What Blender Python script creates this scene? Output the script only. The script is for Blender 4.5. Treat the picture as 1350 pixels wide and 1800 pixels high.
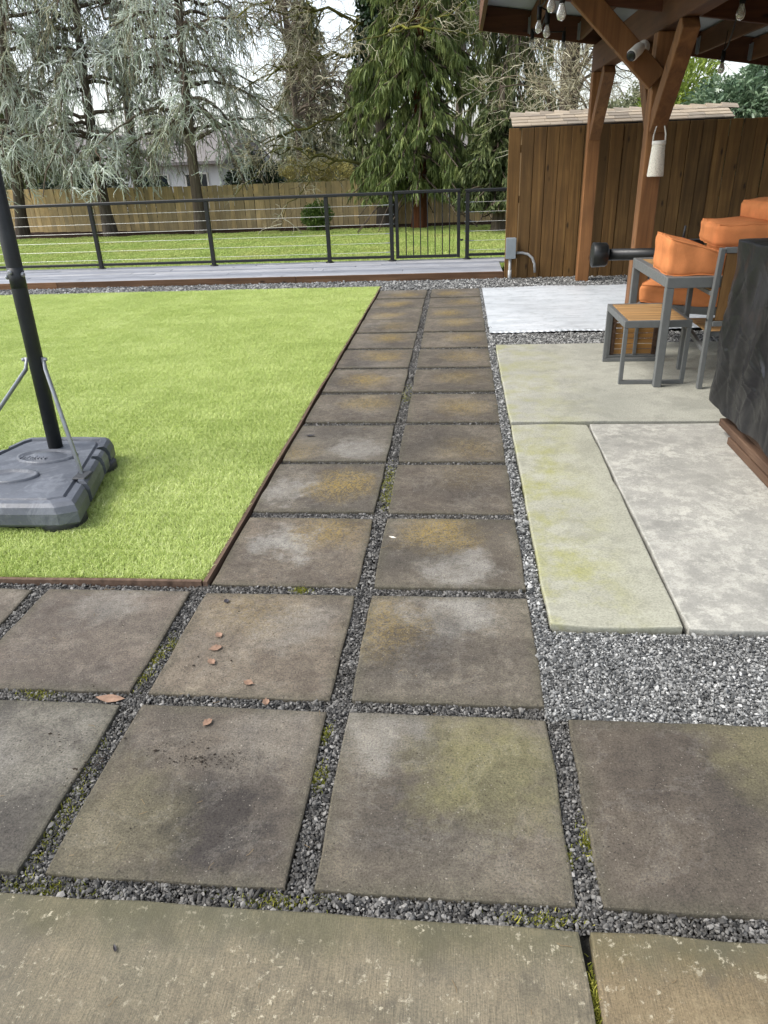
import bpy, math, random
import numpy as np
from mathutils import Matrix, Vector

for o in list(bpy.data.objects):
    bpy.data.objects.remove(o)
C = bpy.context.scene.collection
scene = bpy.context.scene
rng = np.random.default_rng(11)
random.seed(5)
PI = math.pi

# ------------------------------------------------------------------ camera
cam_d = bpy.data.cameras.new('camera')
cam = bpy.data.objects.new('camera', cam_d)
C.objects.link(cam)
scene.camera = cam
cam_d.sensor_fit = 'VERTICAL'
cam_d.sensor_height = 36.0
cam_d.sensor_width = 27.0
cam_d.lens = 25.09
cam_d.clip_start = 0.05
cam_d.clip_end = 600
pitch, roll, yaw = math.radians(26.29), math.radians(-2.366), math.radians(-6.393)
fw = Vector((math.sin(yaw)*math.cos(pitch), math.cos(yaw)*math.cos(pitch), -math.sin(pitch)))
rt0 = Vector((math.cos(yaw), -math.sin(yaw), 0)); up0 = rt0.cross(fw)
rt = math.cos(roll)*rt0 + math.sin(roll)*up0
up = -math.sin(roll)*rt0 + math.cos(roll)*up0
mw = Matrix((rt, up, -fw)).transposed().to_4x4()
mw.translation = (0, 0, 1.541)
cam.matrix_world = mw
scene.render.resolution_x = 768
scene.render.resolution_y = 1024

# ------------------------------------------------------------------ sky, sun, exposure
SUN_EL, SUN_AZ = math.radians(50), math.radians(-105)      # azimuth from +Y, clockwise: light from the left
w = bpy.data.worlds.new('World'); scene.world = w; w.use_nodes = True
wn = w.node_tree; wn.nodes.clear()
sky = wn.nodes.new('ShaderNodeTexSky'); sky.sky_type = 'NISHITA'; sky.sun_disc = False
sky.sun_elevation = SUN_EL; sky.sun_rotation = SUN_AZ
sky.air_density = 1.0; sky.dust_density = 2.2; sky.ozone_density = 1.0
hs = wn.nodes.new('ShaderNodeHueSaturation'); hs.inputs['Saturation'].default_value = 0.42
bg = wn.nodes.new('ShaderNodeBackground'); bg.inputs['Strength'].default_value = 0.15
wo = wn.nodes.new('ShaderNodeOutputWorld')
wn.links.new(sky.outputs[0], hs.inputs['Color']); wn.links.new(hs.outputs[0], bg.inputs['Color'])
wn.links.new(bg.outputs[0], wo.inputs['Surface'])
sd = bpy.data.lights.new('sun', 'SUN'); sun = bpy.data.objects.new('sun', sd); C.objects.link(sun)
sd.energy = 1.3; sd.angle = math.radians(20); sd.color = (1.0, 0.96, 0.9)
sdir = Vector((math.sin(SUN_AZ)*math.cos(SUN_EL), math.cos(SUN_AZ)*math.cos(SUN_EL), math.sin(SUN_EL)))
sun.rotation_euler = sdir.to_track_quat('Z', 'Y').to_euler(); sun.location = (-6, 3, 12)
scene.view_settings.view_transform = 'Standard'
scene.view_settings.look = 'None'
scene.view_settings.exposure = 1.17
scene.view_settings.gamma = 1.0

# ------------------------------------------------------------------ object helpers
def link_mesh(name, me, mat, parent=None, smooth=False):
    o = bpy.data.objects.new(name, me); C.objects.link(o)
    if mat is not None and len(me.materials) == 0: me.materials.append(mat)
    if smooth:
        me.polygons.foreach_set('use_smooth', [True]*len(me.polygons))
    if parent is not None:
        o.parent = parent
        o.matrix_parent_inverse = PINV[parent.name]
    return o
PINV = {}
def reg(o):
    l = o.location.copy(); e = o.rotation_euler.copy()
    PINV[o.name] = (Matrix.Translation(l) @ e.to_matrix().to_4x4()).inverted()
    return o
def tag(o, label=None, cat=None, group=None, kind=None):
    if label: o['label'] = label
    if cat: o['category'] = cat
    if group: o['group'] = group
    if kind: o['kind'] = kind
    return o
def thing(name, label, cat, loc=(0, 0, 0), group=None):
    o = bpy.data.objects.new(name, None); C.objects.link(o); o.location = loc
    o.empty_display_size = 0.2
    reg(o)
    return tag(o, label, cat, group)
def instance(name, me, loc, rot=(0, 0, 0), parent=None, scale=(1, 1, 1)):
    o = bpy.data.objects.new(name, me); C.objects.link(o)
    o.location = loc; o.rotation_euler = rot; o.scale = scale
    if parent is not None:
        o.parent = parent; o.matrix_parent_inverse = PINV[parent.name]
    return o

class MB:
    def __init__(s): s.v = []; s.f = []
    def add(s, vs, fs):
        b = len(s.v); s.v += [tuple(v) for v in vs]; s.f += [tuple(i+b for i in f) for f in fs]; return s
    def box(s, x0, x1, y0, y1, z0, z1, c=0.0):
        if c <= 0:
            vs = [(x, y, z) for z in (z0, z1) for y in (y0, y1) for x in (x0, x1)]
            return s.add(vs, [(0, 2, 3, 1), (4, 5, 7, 6), (0, 1, 5, 4), (2, 6, 7, 3), (0, 4, 6, 2), (1, 3, 7, 5)])
        M = Matrix.Translation(((x0+x1)/2, (y0+y1)/2, (z0+z1)/2))
        return s.cbox((x1-x0)/2, (y1-y0)/2, (z1-z0)/2, c, M)
    def cbox(s, a, b, d, c, M):
        # chamfered box of half sizes a, b, d
        c = min(c, a*.9, b*.9, d*.9)
        vs = []; idx = {}
        for sx in (-1, 1):
            for sy in (-1, 1):
                for sz in (-1, 1):
                    for k in range(3):
                        p = [sx*a, sy*b, sz*d]
                        for j, h in enumerate((a, b, d)):
                            if j != k: p[j] = (sx, sy, sz)[j]*(h-c)
                        idx[(sx, sy, sz, k)] = len(vs); vs.append(M @ Vector(p))
        fs = []
        for k in range(3):
            u, v_ = (k+1) % 3, (k+2) % 3
            for sg in (-1, 1):
                q = []
                for (su, sv) in ((-1, -1), (1, -1), (1, 1), (-1, 1)):
                    t = [0, 0, 0]; t[k] = sg; t[u] = su; t[v_] = sv; q.append(idx[(t[0], t[1], t[2], k)])
                fs.append(q if sg > 0 else q[::-1])
            for su in (-1, 1):
                for sv in (-1, 1):
                    q = []
                    for sk in (-1, 1):
                        t = [0, 0, 0]; t[k] = sk; t[u] = su; t[v_] = sv
                        q.append((idx[(*t, u)], idx[(*t, v_)]))
                    qq = [q[0][0], q[1][0], q[1][1], q[0][1]]
                    fs.append(qq if su*sv < 0 else qq[::-1])
        for sx in (-1, 1):
            for sy in (-1, 1):
                for sz in (-1, 1):
                    q = [idx[(sx, sy, sz, k)] for k in range(3)]
                    fs.append(q if sx*sy*sz > 0 else q[::-1])
        return s.add(vs, fs)
    def bar(s, p, q, wd, ht, c=0.004, upv=(0, 0, 1)):
        p = Vector(p); q = Vector(q); d = q-p; L = d.length; d.normalize()
        u = Vector(upv)
        if abs(d.dot(u)) > .98: u = Vector((0, 1, 0))
        sx = d.cross(u).normalized(); sz = sx.cross(d).normalized()
        M = Matrix((sx, d, sz)).transposed().to_4x4(); M.translation = (p+q)/2
        return s.cbox(wd/2, L/2, ht/2, c, M)
    def tube(s, pts, r, n=8, cap=True):
        pts = [Vector(p) for p in pts]; k = len(pts)
        rr = r if isinstance(r, (list, tuple)) else [r]*k
        vs = []; ref = Vector((0.3, 0.2, 1)).normalized()
        for i, p in enumerate(pts):
            t = (pts[min(i+1, k-1)]-pts[max(i-1, 0)]).normalized()
            a = t.cross(ref)
            if a.length < .05: a = t.cross(Vector((1, 0, 0)))
            a.normalize(); b = t.cross(a)
            for j in range(n):
                th = 2*PI*j/n; vs.append(p + (a*math.cos(th)+b*math.sin(th))*rr[i])
        fs = [(i*n+j, i*n+(j+1) % n, (i+1)*n+(j+1) % n, (i+1)*n+j) for i in range(k-1) for j in range(n)]
        if cap: fs += [tuple(range(n))[::-1], tuple((k-1)*n+j for j in range(n))]
        return s.add(vs, fs)
    def lathe(s, prof, center, n=20, M=None):
        vs = []; c = Vector(center)
        for (r, z) in prof:
            for j in range(n):
                th = 2*PI*j/n; v = Vector((r*math.cos(th), r*math.sin(th), z))
                vs.append((M @ v if M is not None else v) + c)
        k = len(prof)
        fs = [(i*n+j, i*n+(j+1) % n, (i+1)*n+(j+1) % n, (i+1)*n+j) for i in range(k-1) for j in range(n)]
        fs += [tuple(range(n))[::-1], tuple((k-1)*n+j for j in range(n))]
        return s.add(vs, fs)
    def mesh(s, name):
        me = bpy.data.meshes.new(name); me.from_pydata(s.v, [], s.f); me.update(); return me
    def build(s, name, mat, parent=None, smooth=False):
        return link_mesh(name, s.mesh(name), mat, parent, smooth)

def np_mesh(name, V, F, rnd=None, flat=False):
    me = bpy.data.meshes.new(name)
    V = np.ascontiguousarray(V, dtype=np.float32); F = np.ascontiguousarray(F, dtype=np.int32)
    n = F.shape[1]
    me.vertices.add(len(V)); me.vertices.foreach_set('co', V.ravel())
    me.loops.add(F.size); me.loops.foreach_set('vertex_index', F.ravel())
    me.polygons.add(len(F)); me.polygons.foreach_set('loop_start', np.arange(0, F.size, n, dtype=np.int32))
    if rnd is not None:
        a = me.attributes.new('rnd', 'FLOAT', 'POINT'); a.data.foreach_set('value', np.ascontiguousarray(rnd, dtype=np.float32))
    if flat: me.polygons.foreach_set('use_smooth', np.zeros(len(F), dtype=bool))
    me.update(calc_edges=True)
    return me

# ------------------------------------------------------------------ material helpers
class NT:
    def __init__(s, name, rough=0.8, spec=0.3, metal=0.0):
        s.m = bpy.data.materials.new(name); s.m.use_nodes = True; s.t = s.m.node_tree
        s.b = s.t.nodes['Principled BSDF']
        s.b.inputs['Roughness'].default_value = rough; s.b.inputs['Specular IOR Level'].default_value = spec
        s.b.inputs['Metallic'].default_value = metal
    def n(s, ty, inp=None, **at):
        nd = s.t.nodes.new(ty)
        for k, v in at.items(): setattr(nd, k, v)
        for k, v in (inp or {}).items():
            sk = nd.inputs[k]
            if isinstance(v, bpy.types.NodeSocket): s.t.links.new(v, sk)
            else: sk.default_value = v
        return nd
    def coord(s, kind='Object', rand=True, sc=(1, 1, 1)):
        v = s.n('ShaderNodeTexCoord').outputs[kind]
        if rand:
            r = s.n('ShaderNodeObjectInfo').outputs['Random']
            r = s.n('ShaderNodeMath', {0: r, 1: 91.7}, operation='MULTIPLY').outputs[0]
            v = s.n('ShaderNodeVectorMath', {0: v, 1: s.n('ShaderNodeCombineXYZ', {0: r, 1: r, 2: r}).outputs[0]}, operation='ADD').outputs[0]
        if sc != (1, 1, 1):
            v = s.n('ShaderNodeVectorMath', {0: v, 1: sc}, operation='MULTIPLY').outputs[0]
        return v
    def world(s): return s.n('ShaderNodeNewGeometry').outputs['Position']
    def noise(s, vec, scale, detail=4, rough=.6, dist=0):
        return s.n('ShaderNodeTexNoise', {'Vector': vec, 'Scale': scale, 'Detail': detail, 'Roughness': rough, 'Distortion': dist}).outputs['Fac']
    def voro(s, vec, scale, out='Distance', feature='F1'):
        return s.n('ShaderNodeTexVoronoi', {'Vector': vec, 'Scale': scale}, feature=feature).outputs[out]
    def ramp(s, fac, stops):
        nd = s.n('ShaderNodeValToRGB', {0: fac}); cr = nd.color_ramp
        while len(cr.elements) < len(stops): cr.elements.new(.5)
        for e, (p, c) in zip(cr.elements, stops):
            e.position = p; e.color = (*c, 1) if isinstance(c, (tuple, list)) else (c, c, c, 1)
        return nd.outputs[0]
    def mix(s, fac, a, b, bt='MIX'):
        return s.n('ShaderNodeMixRGB', {0: fac, 1: a if isinstance(a, bpy.types.NodeSocket) else (*a, 1), 2: b if isinstance(b, bpy.types.NodeSocket) else (*b, 1)}, blend_type=bt).outputs[0]
    def math(s, op, a, b=0.0, clamp=False):
        return s.n('ShaderNodeMath', {0: a, 1: b}, operation=op, use_clamp=clamp).outputs[0]
    def attr(s, name, ty='GEOMETRY', out='Fac'):
        return s.n('ShaderNodeAttribute', None, attribute_type=ty, attribute_name=name).outputs[out]
    def color(s, c):
        if isinstance(c, bpy.types.NodeSocket): s.t.links.new(c, s.b.inputs['Base Color'])
        else: s.b.inputs['Base Color'].default_value = (*c, 1)
        return s
    def rough(s, r): s.t.links.new(r, s.b.inputs['Roughness']); return s
    def bump(s, h, strength=.3, dist=.01):
        nd = s.n('ShaderNodeBump', {'Strength': strength, 'Distance': dist, 'Height': h})
        s.t.links.new(nd.outputs[0], s.b.inputs['Normal']); return s

def srgb(r, g, b):
    f = lambda c: (c/255/12.92) if c/255 <= .04045 else ((c/255+.055)/1.055)**2.4
    return (f(r), f(g), f(b))

def mat_simple(name, col, rough=.6, spec=.4, metal=0., var=.12, nscale=8, bump=0.0, bscale=60, rand=False):
    t = NT(name, rough, spec, metal); v = t.coord('Object', rand)
    c2 = tuple(x*(1-var) for x in col); c1 = tuple(min(1, x*(1+var)) for x in col)
    t.color(t.ramp(t.noise(v, nscale, 5), [(.3, c2), (.7, c1)]))
    t.rough(t.ramp(t.noise(v, nscale*2.3, 4), [(.3, max(0, rough-.1)), (.7, min(1, rough+.1))]))
    if bump: t.bump(t.noise(v, bscale, 4), bump, .01)
    return t.m
def mat_wood(name, dark, mid, light, axis=2, rough=.75, gscale=1.0, knots=True, spec=.25, stain=None):
    t = NT(name, rough, spec)
    v = t.coord('Object', True)
    sc = [26*gscale]*3; sc[axis] = 1.3*gscale
    g = t.n('ShaderNodeVectorMath', {0: v, 1: tuple(sc)}, operation='MULTIPLY').outputs[0]
    n1 = t.noise(g, 1.0, 6, .65, .6)
    c = t.ramp(n1, [(.25, dark), (.5, mid), (.75, light)])
    n2 = t.noise(v, 2.2, 3)
    c = t.mix(t.ramp(n2, [(.35, 0.), (.7, .55)]), c, tuple(x*.55 for x in mid))
    r = t.n('ShaderNodeObjectInfo').outputs['Random']
    c = t.mix(1.0, c, t.ramp(r, [(0, (.72, .72, .72)), (.5, (1., .98, .95)), (1, (1.22, 1.16, 1.06))]), 'MULTIPLY')
    if stain: c = t.mix(t.ramp(t.noise(v, 1.1, 4), [(.45, 0.), (.75, .7)]), c, stain)
    if knots:
        ks = [7.0]*3; ks[axis] = 2.6
        k = t.voro(t.n('ShaderNodeVectorMath', {0: v, 1: tuple(ks)}, operation='MULTIPLY').outputs[0], 1.0)
        c = t.mix(t.ramp(k, [(.05, .85), (.14, 0.)]), c, tuple(x*.3 for x in dark))
    t.color(c); t.bump(n1, .35, .004)
    return t.m
def mat_leaf(name, stops, rough=.55, spec=.3, transl=.25):
    t = NT(name, rough, spec)
    a = t.attr('rnd')
    n = t.noise(t.world(), 1.3, 3)
    f = t.math('ADD', a, t.math('MULTIPLY', t.math('SUBTRACT', n, .5), .35), True)
    c = t.ramp(f, stops)
    t.color(c)
    tr = t.n('ShaderNodeBsdfTranslucent', {'Color': c})
    mx = t.n('ShaderNodeMixShader', {0: transl, 1: t.b.outputs[0], 2: tr.outputs[0]})
    t.t.links.new(mx.outputs[0], t.t.nodes['Material Output'].inputs['Surface'])
    return t.m

# ------------------------------------------------------------------ materials
def make_paver_mat():
    t = NT('paver_concrete', .82, .25)
    v = t.coord('Object', True); o = t.coord('Object', False)
    big = t.noise(v, 3.2, 5, .6, .5); mid = t.noise(v, 11, 5, .65); fine = t.noise(v, 190, 3, .7)
    base = t.ramp(big, [(.28, srgb(86, 81, 74)), (.5, srgb(110, 104, 94)), (.72, srgb(130, 124, 112))])
    base = t.mix(t.ramp(mid, [(.3, .5), (.65, 0.)]), base, srgb(78, 71, 65))
    tint = t.attr('tint', 'OBJECT', 'Vector')
    base = t.mix(1., base, tint, 'MULTIPLY')
    def blob(prop, soft, dist):
        a = t.attr(prop, 'OBJECT', 'Vector')
        x = t.n('ShaderNodeSeparateXYZ', {0: a})
        cxy = t.n('ShaderNodeCombineXYZ', {0: x.outputs[0], 1: x.outputs[1], 2: 0.})
        wob = t.n('ShaderNodeTexNoise', {'Vector': v, 'Scale': 6., 'Detail': 8., 'Roughness': .72}).outputs['Color']
        wv = t.n('ShaderNodeVectorMath', {0: wob, 1: (.5, .5, .5)}, operation='SUBTRACT').outputs[0]
        wv = t.n('ShaderNodeVectorMath', {0: wv, 1: (dist, dist, 0.)}, operation='MULTIPLY').outputs[0]
        p = t.n('ShaderNodeVectorMath', {0: o, 1: wv}, operation='ADD').outputs[0]
        p = t.n('ShaderNodeVectorMath', {0: p, 1: (1, 1, 0)}, operation='MULTIPLY').outputs[0]
        d = t.n('ShaderNodeVectorMath', {0: p, 1: cxy.outputs[0]}, operation='DISTANCE').outputs['Value']
        m = t.ramp(d, [(soft[0], 1.), (soft[1], 0.)])
        return t.math('MULTIPLY', m, x.outputs[2])
    base = t.mix(t.math('MULTIPLY', blob('pale', (.10, .20), .6), t.ramp(t.noise(v, 9, 7, .7), [(.3, .35), (.55, 1.)])), base, srgb(142, 139, 132))
    base = t.mix(blob('dark', (.1, .27), .5), base, srgb(62, 58, 55))
    base = t.mix(blob('olive', (.12, .27), .45), base, srgb(116, 112, 80))
    sp = t.ramp(t.noise(v, 85, 4, .75), [(.42, 0.), (.56, 1.)])
    base = t.mix(t.math('MULTIPLY', blob('moss', (.05, .24), .4), sp), base, srgb(140, 120, 66))
    damp = t.math('MULTIPLY', t.ramp(t.noise(v, 2.6, 9, .68, .3), [(.47, 0.), (.53, 1.)]), t.ramp(t.noise(v, 1.7, 2), [(.4, 0.), (.6, .36)]))
    base = t.mix(damp, base, srgb(70, 67, 62))
    ring = t.math('MULTIPLY', t.ramp(t.noise(v, 2.6, 9, .68, .3), [(.455, 0.), (.475, 1.), (.50, 0.)]), .16)
    base = t.mix(ring, base, srgb(140, 136, 128))
    ab = t.n('ShaderNodeVectorMath', {0: o}, operation='ABSOLUTE').outputs[0]
    sx_ = t.n('ShaderNodeSeparateXYZ', {0: ab})
    ed = t.math('ADD', t.math('MAXIMUM', sx_.outputs[0], sx_.outputs[1]), t.math('MULTIPLY', t.math('SUBTRACT', t.noise(v, 14, 6, .7), .5), .10))
    base = t.mix(t.ramp(ed, [(.26, 0.), (.31, .6)]), base, srgb(82, 79, 66))
    # mottled grit at several sizes, sparse aggregate specks, dark pits
    g1 = t.noise(v, 30, 8, .75); g2 = t.noise(v, 165, 5, .85)
    base = t.mix(1., base, t.ramp(g1, [(.3, (.70, .69, .68)), (.5, (1., 1., 1.)), (.72, (1.25, 1.24, 1.2))]), 'MULTIPLY')
    base = t.mix(1., base, t.ramp(g2, [(.32, (.38, .37, .36)), (.48, (1., 1., 1.)), (.68, (1.6, 1.58, 1.52))]), 'MULTIPLY')
    def cells(scale, pick, size, off):
        wb = t.n('ShaderNodeTexNoise', {'Vector': v, 'Scale': 90., 'Detail': 3.}).outputs['Color']
        vv = t.n('ShaderNodeVectorMath', {0: t.n('ShaderNodeVectorMath', {0: wb, 1: (.012, .012, 0)}, operation='MULTIPLY').outputs[0], 1: v}, operation='ADD').outputs[0]
        vv = t.n('ShaderNodeVectorMath', {0: vv, 1: (off, off*.7, 0)}, operation='ADD').outputs[0]
        vo = t.n('ShaderNodeTexVoronoi', {'Vector': vv, 'Scale': scale})
        sel = t.ramp(t.n('ShaderNodeSeparateColor', {0: vo.outputs['Color']}).outputs[0], [(pick, 0.), (pick+.06, 1.)])
        return t.math('MULTIPLY', sel, t.ramp(vo.outputs['Distance'], [(size, 1.), (size*1.6, 0.)]))
    base = t.mix(t.math('MULTIPLY', cells(110, .80, .12, 0.), .6), base, srgb(176, 168, 155))
    base = t.mix(t.math('MULTIPLY', cells(42, .93, .06, 5.), .75), base, srgb(186, 176, 160))
    base = t.mix(t.math('MULTIPLY', cells(75, .74, .13, 9.), .75), base, srgb(46, 43, 40))
    t.color(base)
    h = t.math('ADD', t.math('MULTIPLY', fine, .5), t.math('ADD', t.math('MULTIPLY', g2, 1.), t.math('MULTIPLY', g1, .6)))
    t.bump(h, .7, .006)
    t.rough(t.ramp(big, [(.3, .72), (.7, .9)]))
    return t.m
def make_concrete(name, cols, algae=None, white=0., fines=150, broom=False, lichen=False):
    t = NT(name, .85, .25)
    v = t.coord('Object', False)
    n1 = t.noise(v, 1.6, 6, .65, .4); n2 = t.noise(v, 7, 6, .7); f = t.noise(v, fines, 3, .7)
    c = t.ramp(n1, [(.25, cols[0]), (.5, cols[1]), (.75, cols[2])])
    c = t.mix(t.ramp(n2, [(.3, .35), (.6, 0.)]), c, tuple(x*.72 for x in cols[0]))
    if white:
        m = t.math('MULTIPLY', t.ramp(t.noise(v, 13, 10, .78, .1), [(.47, 0.), (.57, white)]), t.ramp(t.noise(v, 2.4, 4, .6), [(.35, .15), (.62, 1.)]))
        c = t.mix(m, c, tuple(min(1, x*1.35) for x in cols[2]))
    if algae:
        x = t.n('ShaderNodeSeparateXYZ', {0: v}).outputs[0]
        m = t.math('MULTIPLY', t.ramp(x, [(algae[1], 1.), (algae[2], 0.)]), t.ramp(t.noise(v, 3.4, 9, .72), [(.44, 0.), (.6, .8)]))
        c = t.mix(m, c, algae[0])
    if not broom:
        gr = t.noise(v, 120, 5, .8)
        c = t.mix(1., c, t.ramp(gr, [(.3, (.78, .77, .75)), (.5, (1., 1., 1.)), (.7, (1.14, 1.14, 1.12))]), 'MULTIPLY')
        st_ = t.math('MULTIPLY', t.ramp(t.noise(v, 3.1, 9, .7, .4), [(.53, 0.), (.58, 1.)]), .28)
        c = t.mix(st_, c, tuple(x*.62 for x in cols[0]))
        c = t.mix(t.ramp(t.noise(v, 21, 6, .7), [(.66, 0.), (.71, .55)]), c, tuple(x*.5 for x in cols[0]))
    h = t.math('MULTIPLY', f, .6)
    if broom:
        bv = t.n('ShaderNodeVectorMath', {0: v, 1: (420, 16, 1)}, operation='MULTIPLY').outputs[0]
        br = t.noise(bv, 1., 5, .7); h = t.math('ADD', h, t.math('MULTIPLY', br, .8))
        c = t.mix(t.ramp(br, [(.36, .5), (.55, 0.)]), c, tuple(x*.42 for x in cols[0]))
        sand = t.noise(v, 230, 4, .8)
        c = t.mix(1., c, t.ramp(sand, [(.3, (.5, .5, .48)), (.5, (1., 1., 1.)), (.7, (1.4, 1.38, 1.32))]), 'MULTIPLY')
        c = t.mix(t.ramp(br, [(.56, 0.), (.74, .3)]), c, tuple(min(1, x*1.5) for x in cols[2]))
        blot = t.noise(v, 5.5, 8, .72, .3)
        c = t.mix(t.ramp(blot, [(.38, .55), (.5, 0.)]), c, srgb(82, 78, 68))
        c = t.mix(t.ramp(blot, [(.55, 0.), (.7, .5)]), c, srgb(166, 152, 122))
        yy = t.math('ADD', t.n('ShaderNodeSeparateXYZ', {0: v}).outputs[1], t.math('MULTIPLY', t.math('SUBTRACT', t.noise(v, 7, 6, .7), .5), .22))
        c = t.mix(t.ramp(yy, [(.92, 0.), (1.02, .55)]), c, srgb(80, 80, 58))
    if lichen:
        l = t.math('MULTIPLY', t.ramp(t.noise(v, 40, 7, .75), [(.57, 0.), (.62, 1.)]), t.ramp(t.noise(v, 4.5, 3), [(.40, 0.), (.58, .85)]))
        c = t.mix(l, c, srgb(188, 180, 156))
        c = t.mix(t.ramp(t.noise(v, 2.1, 4, .6), [(.48, 0.), (.7, .5)]), c, srgb(92, 92, 84))
    c = t.mix(t.ramp(f, [(.3, .3), (.55, 0.)]), c, tuple(x*.5 for x in cols[0]))
    t.color(c); t.bump(h, .4 if not broom else .6, .004)
    return t.m
def make_stone_mat(name, lo, hi, brown=.12):
    t = NT(name, .75, .35)
    r = t.n('ShaderNodeObjectInfo').outputs['Random']
    c = t.ramp(r, [(0, lo), (.55, tuple(.5*(a+b)*.9 for a, b in zip(lo, hi))), (.88, hi), (1, tuple(min(1, x*1.5) for x in hi))])
    t.color(t.mix(t.ramp(t.noise(t.world(), 3, 3), [(.4, 0.), (.75, brown*4)]), c, srgb(70, 66, 58)))
    return t.m
def make_blade_mat(name, stops, patch=None):
    t = NT(name, .6, .25)
    a = t.attr('rnd'); n = t.noise(t.world(), 1.1, 5, .65)
    f = t.math('ADD', a, t.math('MULTIPLY', t.math('SUBTRACT', n, .5), .5), True)
    c = t.ramp(f, stops)
    if patch: c = t.mix(t.ramp(t.noise(t.world(), .9, 5, .7), [(.42, 0.), (.68, .75)]), c, patch)
    t.color(c)
    tr = t.n('ShaderNodeBsdfTranslucent', {'Color': c})
    mx = t.n('ShaderNodeMixShader', {0: .25, 1: t.b.outputs[0], 2: tr.outputs[0]})
    t.t.links.new(mx.outputs[0], t.t.nodes['Material Output'].inputs['Surface'])
    return t.m

MT = {}
MT['paver'] = make_paver_mat()
MT['slab_algae'] = make_concrete('concrete_algae', (srgb(146, 145, 130), srgb(162, 161, 145), srgb(172, 171, 154)), (srgb(146, 146, 92), .5, .74), fines=120)
MT['slab_pale'] = make_concrete('concrete_scaled', (srgb(142, 141, 134), srgb(158, 156, 148), srgb(170, 168, 158)), None, .75)
MT['slab_grey'] = make_concrete('concrete_smooth', (srgb(144, 144, 133), srgb(162, 161, 149), srgb(174, 173, 160)), (srgb(150, 150, 105), .35, 1.1), fines=120)
MT['patio_l'] = make_concrete('concrete_broomed', (srgb(112, 108, 92), srgb(132, 122, 102), srgb(146, 133, 110)), None, 0, 150, True, True)
MT['patio_r'] = make_concrete('concrete_broomed_tan', (srgb(114, 102, 80), srgb(134, 119, 93), srgb(148, 132, 103)), None, 0, 150, True, True)
MT['stone_joint'] = make_stone_mat('gravel_dark', srgb(34, 34, 34), srgb(122, 120, 116), .12)
MT['stone_field'] = make_stone_mat('gravel_grey', srgb(48, 50, 51), srgb(160, 160, 157), .06)
MT['bed'] = mat_simple('gravel_bed_soil', srgb(48, 47, 44), .95, .1, 0, .35, 60, .8, 90)
MT['soil'] = mat_simple('soil', srgb(70, 60, 46), .95, .1, 0, .3, 12, .6, 40)
MT['mulch'] = mat_simple('bark_mulch', srgb(60, 46, 36), .95, .1, 0, .5, 30, 1., 45)
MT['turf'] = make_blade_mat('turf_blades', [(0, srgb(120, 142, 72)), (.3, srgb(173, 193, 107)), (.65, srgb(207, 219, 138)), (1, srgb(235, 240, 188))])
MT['turf_base'] = mat_simple('turf_backing', srgb(120, 132, 72), .95, .1, 0, .3, 120, .5, 200)
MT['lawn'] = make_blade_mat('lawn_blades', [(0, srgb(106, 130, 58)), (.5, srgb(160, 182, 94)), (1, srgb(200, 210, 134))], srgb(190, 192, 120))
MT['lawn_base'] = mat_simple('lawn_soil', srgb(104, 126, 62), .95, .1, 0, .3, 5, .4, 60)
MT['deck'] = mat_wood('deck_grey_wood', srgb(104, 107, 114), srgb(150, 154, 163), srgb(178, 182, 190), 0, .55, .8, True, .4)
MT['rim'] = mat_wood('deck_rim_wood', srgb(74, 54, 40), srgb(112, 84, 62), srgb(140, 110, 84), 0)
MT['edging'] = mat_wood('edging_wood', srgb(74, 60, 50), srgb(108, 88, 74), srgb(138, 116, 100), 1)
MT['cedar_fence'] = mat_wood('stained_fence_wood', srgb(68, 50, 29), srgb(106, 80, 46), srgb(134, 105, 64), 2, .7, .7, True, .3)
MT['picket'] = mat_wood('weathered_picket', srgb(158, 138, 98), srgb(196, 174, 128), srgb(216, 196, 152), 2, .8, .7, False, .2, srgb(152, 140, 110))
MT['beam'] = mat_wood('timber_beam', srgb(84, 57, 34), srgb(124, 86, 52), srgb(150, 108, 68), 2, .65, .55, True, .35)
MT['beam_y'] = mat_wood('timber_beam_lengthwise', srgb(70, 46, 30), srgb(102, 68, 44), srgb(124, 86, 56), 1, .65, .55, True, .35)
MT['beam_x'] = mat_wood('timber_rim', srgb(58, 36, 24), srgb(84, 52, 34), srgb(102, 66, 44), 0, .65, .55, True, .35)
MT['teak'] = mat_wood('teak_slats', srgb(122, 94, 60), srgb(164, 130, 88), srgb(188, 156, 112), 0, .6, 1.2, False, .3)
MT['teak_x'] = mat_wood('teak_panel', srgb(118, 86, 48), srgb(160, 120, 70), srgb(184, 146, 92), 0, .6, 1.0, True, .3)
MT['teak_z'] = mat_wood('teak_back', srgb(104, 76, 44), srgb(142, 106, 64), srgb(166, 130, 84), 2, .6, 1.0, False, .3)
MT['palletwood'] = mat_wood('pallet_wood', srgb(52, 40, 32), srgb(82, 64, 52), srgb(110, 90, 74), 1, .85)
MT['frame'] = mat_simple('grey_painted_metal', srgb(98, 100, 99), .5, .4, 0, .08, 20)
MT['black'] = mat_simple('black_powdercoat', srgb(22, 24, 25), .42, .45, 0, .15, 20)
MT['blackpole'] = mat_simple('black_pole', srgb(38, 41, 43), .5, .4, 0, .18, 9, .05, 120)
MT['steel'] = mat_simple('galvanised_steel', srgb(150, 153, 156), .4, .5, .6, .12, 30)
MT['cable'] = mat_simple('steel_cable', srgb(196, 196, 188), .45, .5, .3, .05)
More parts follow.
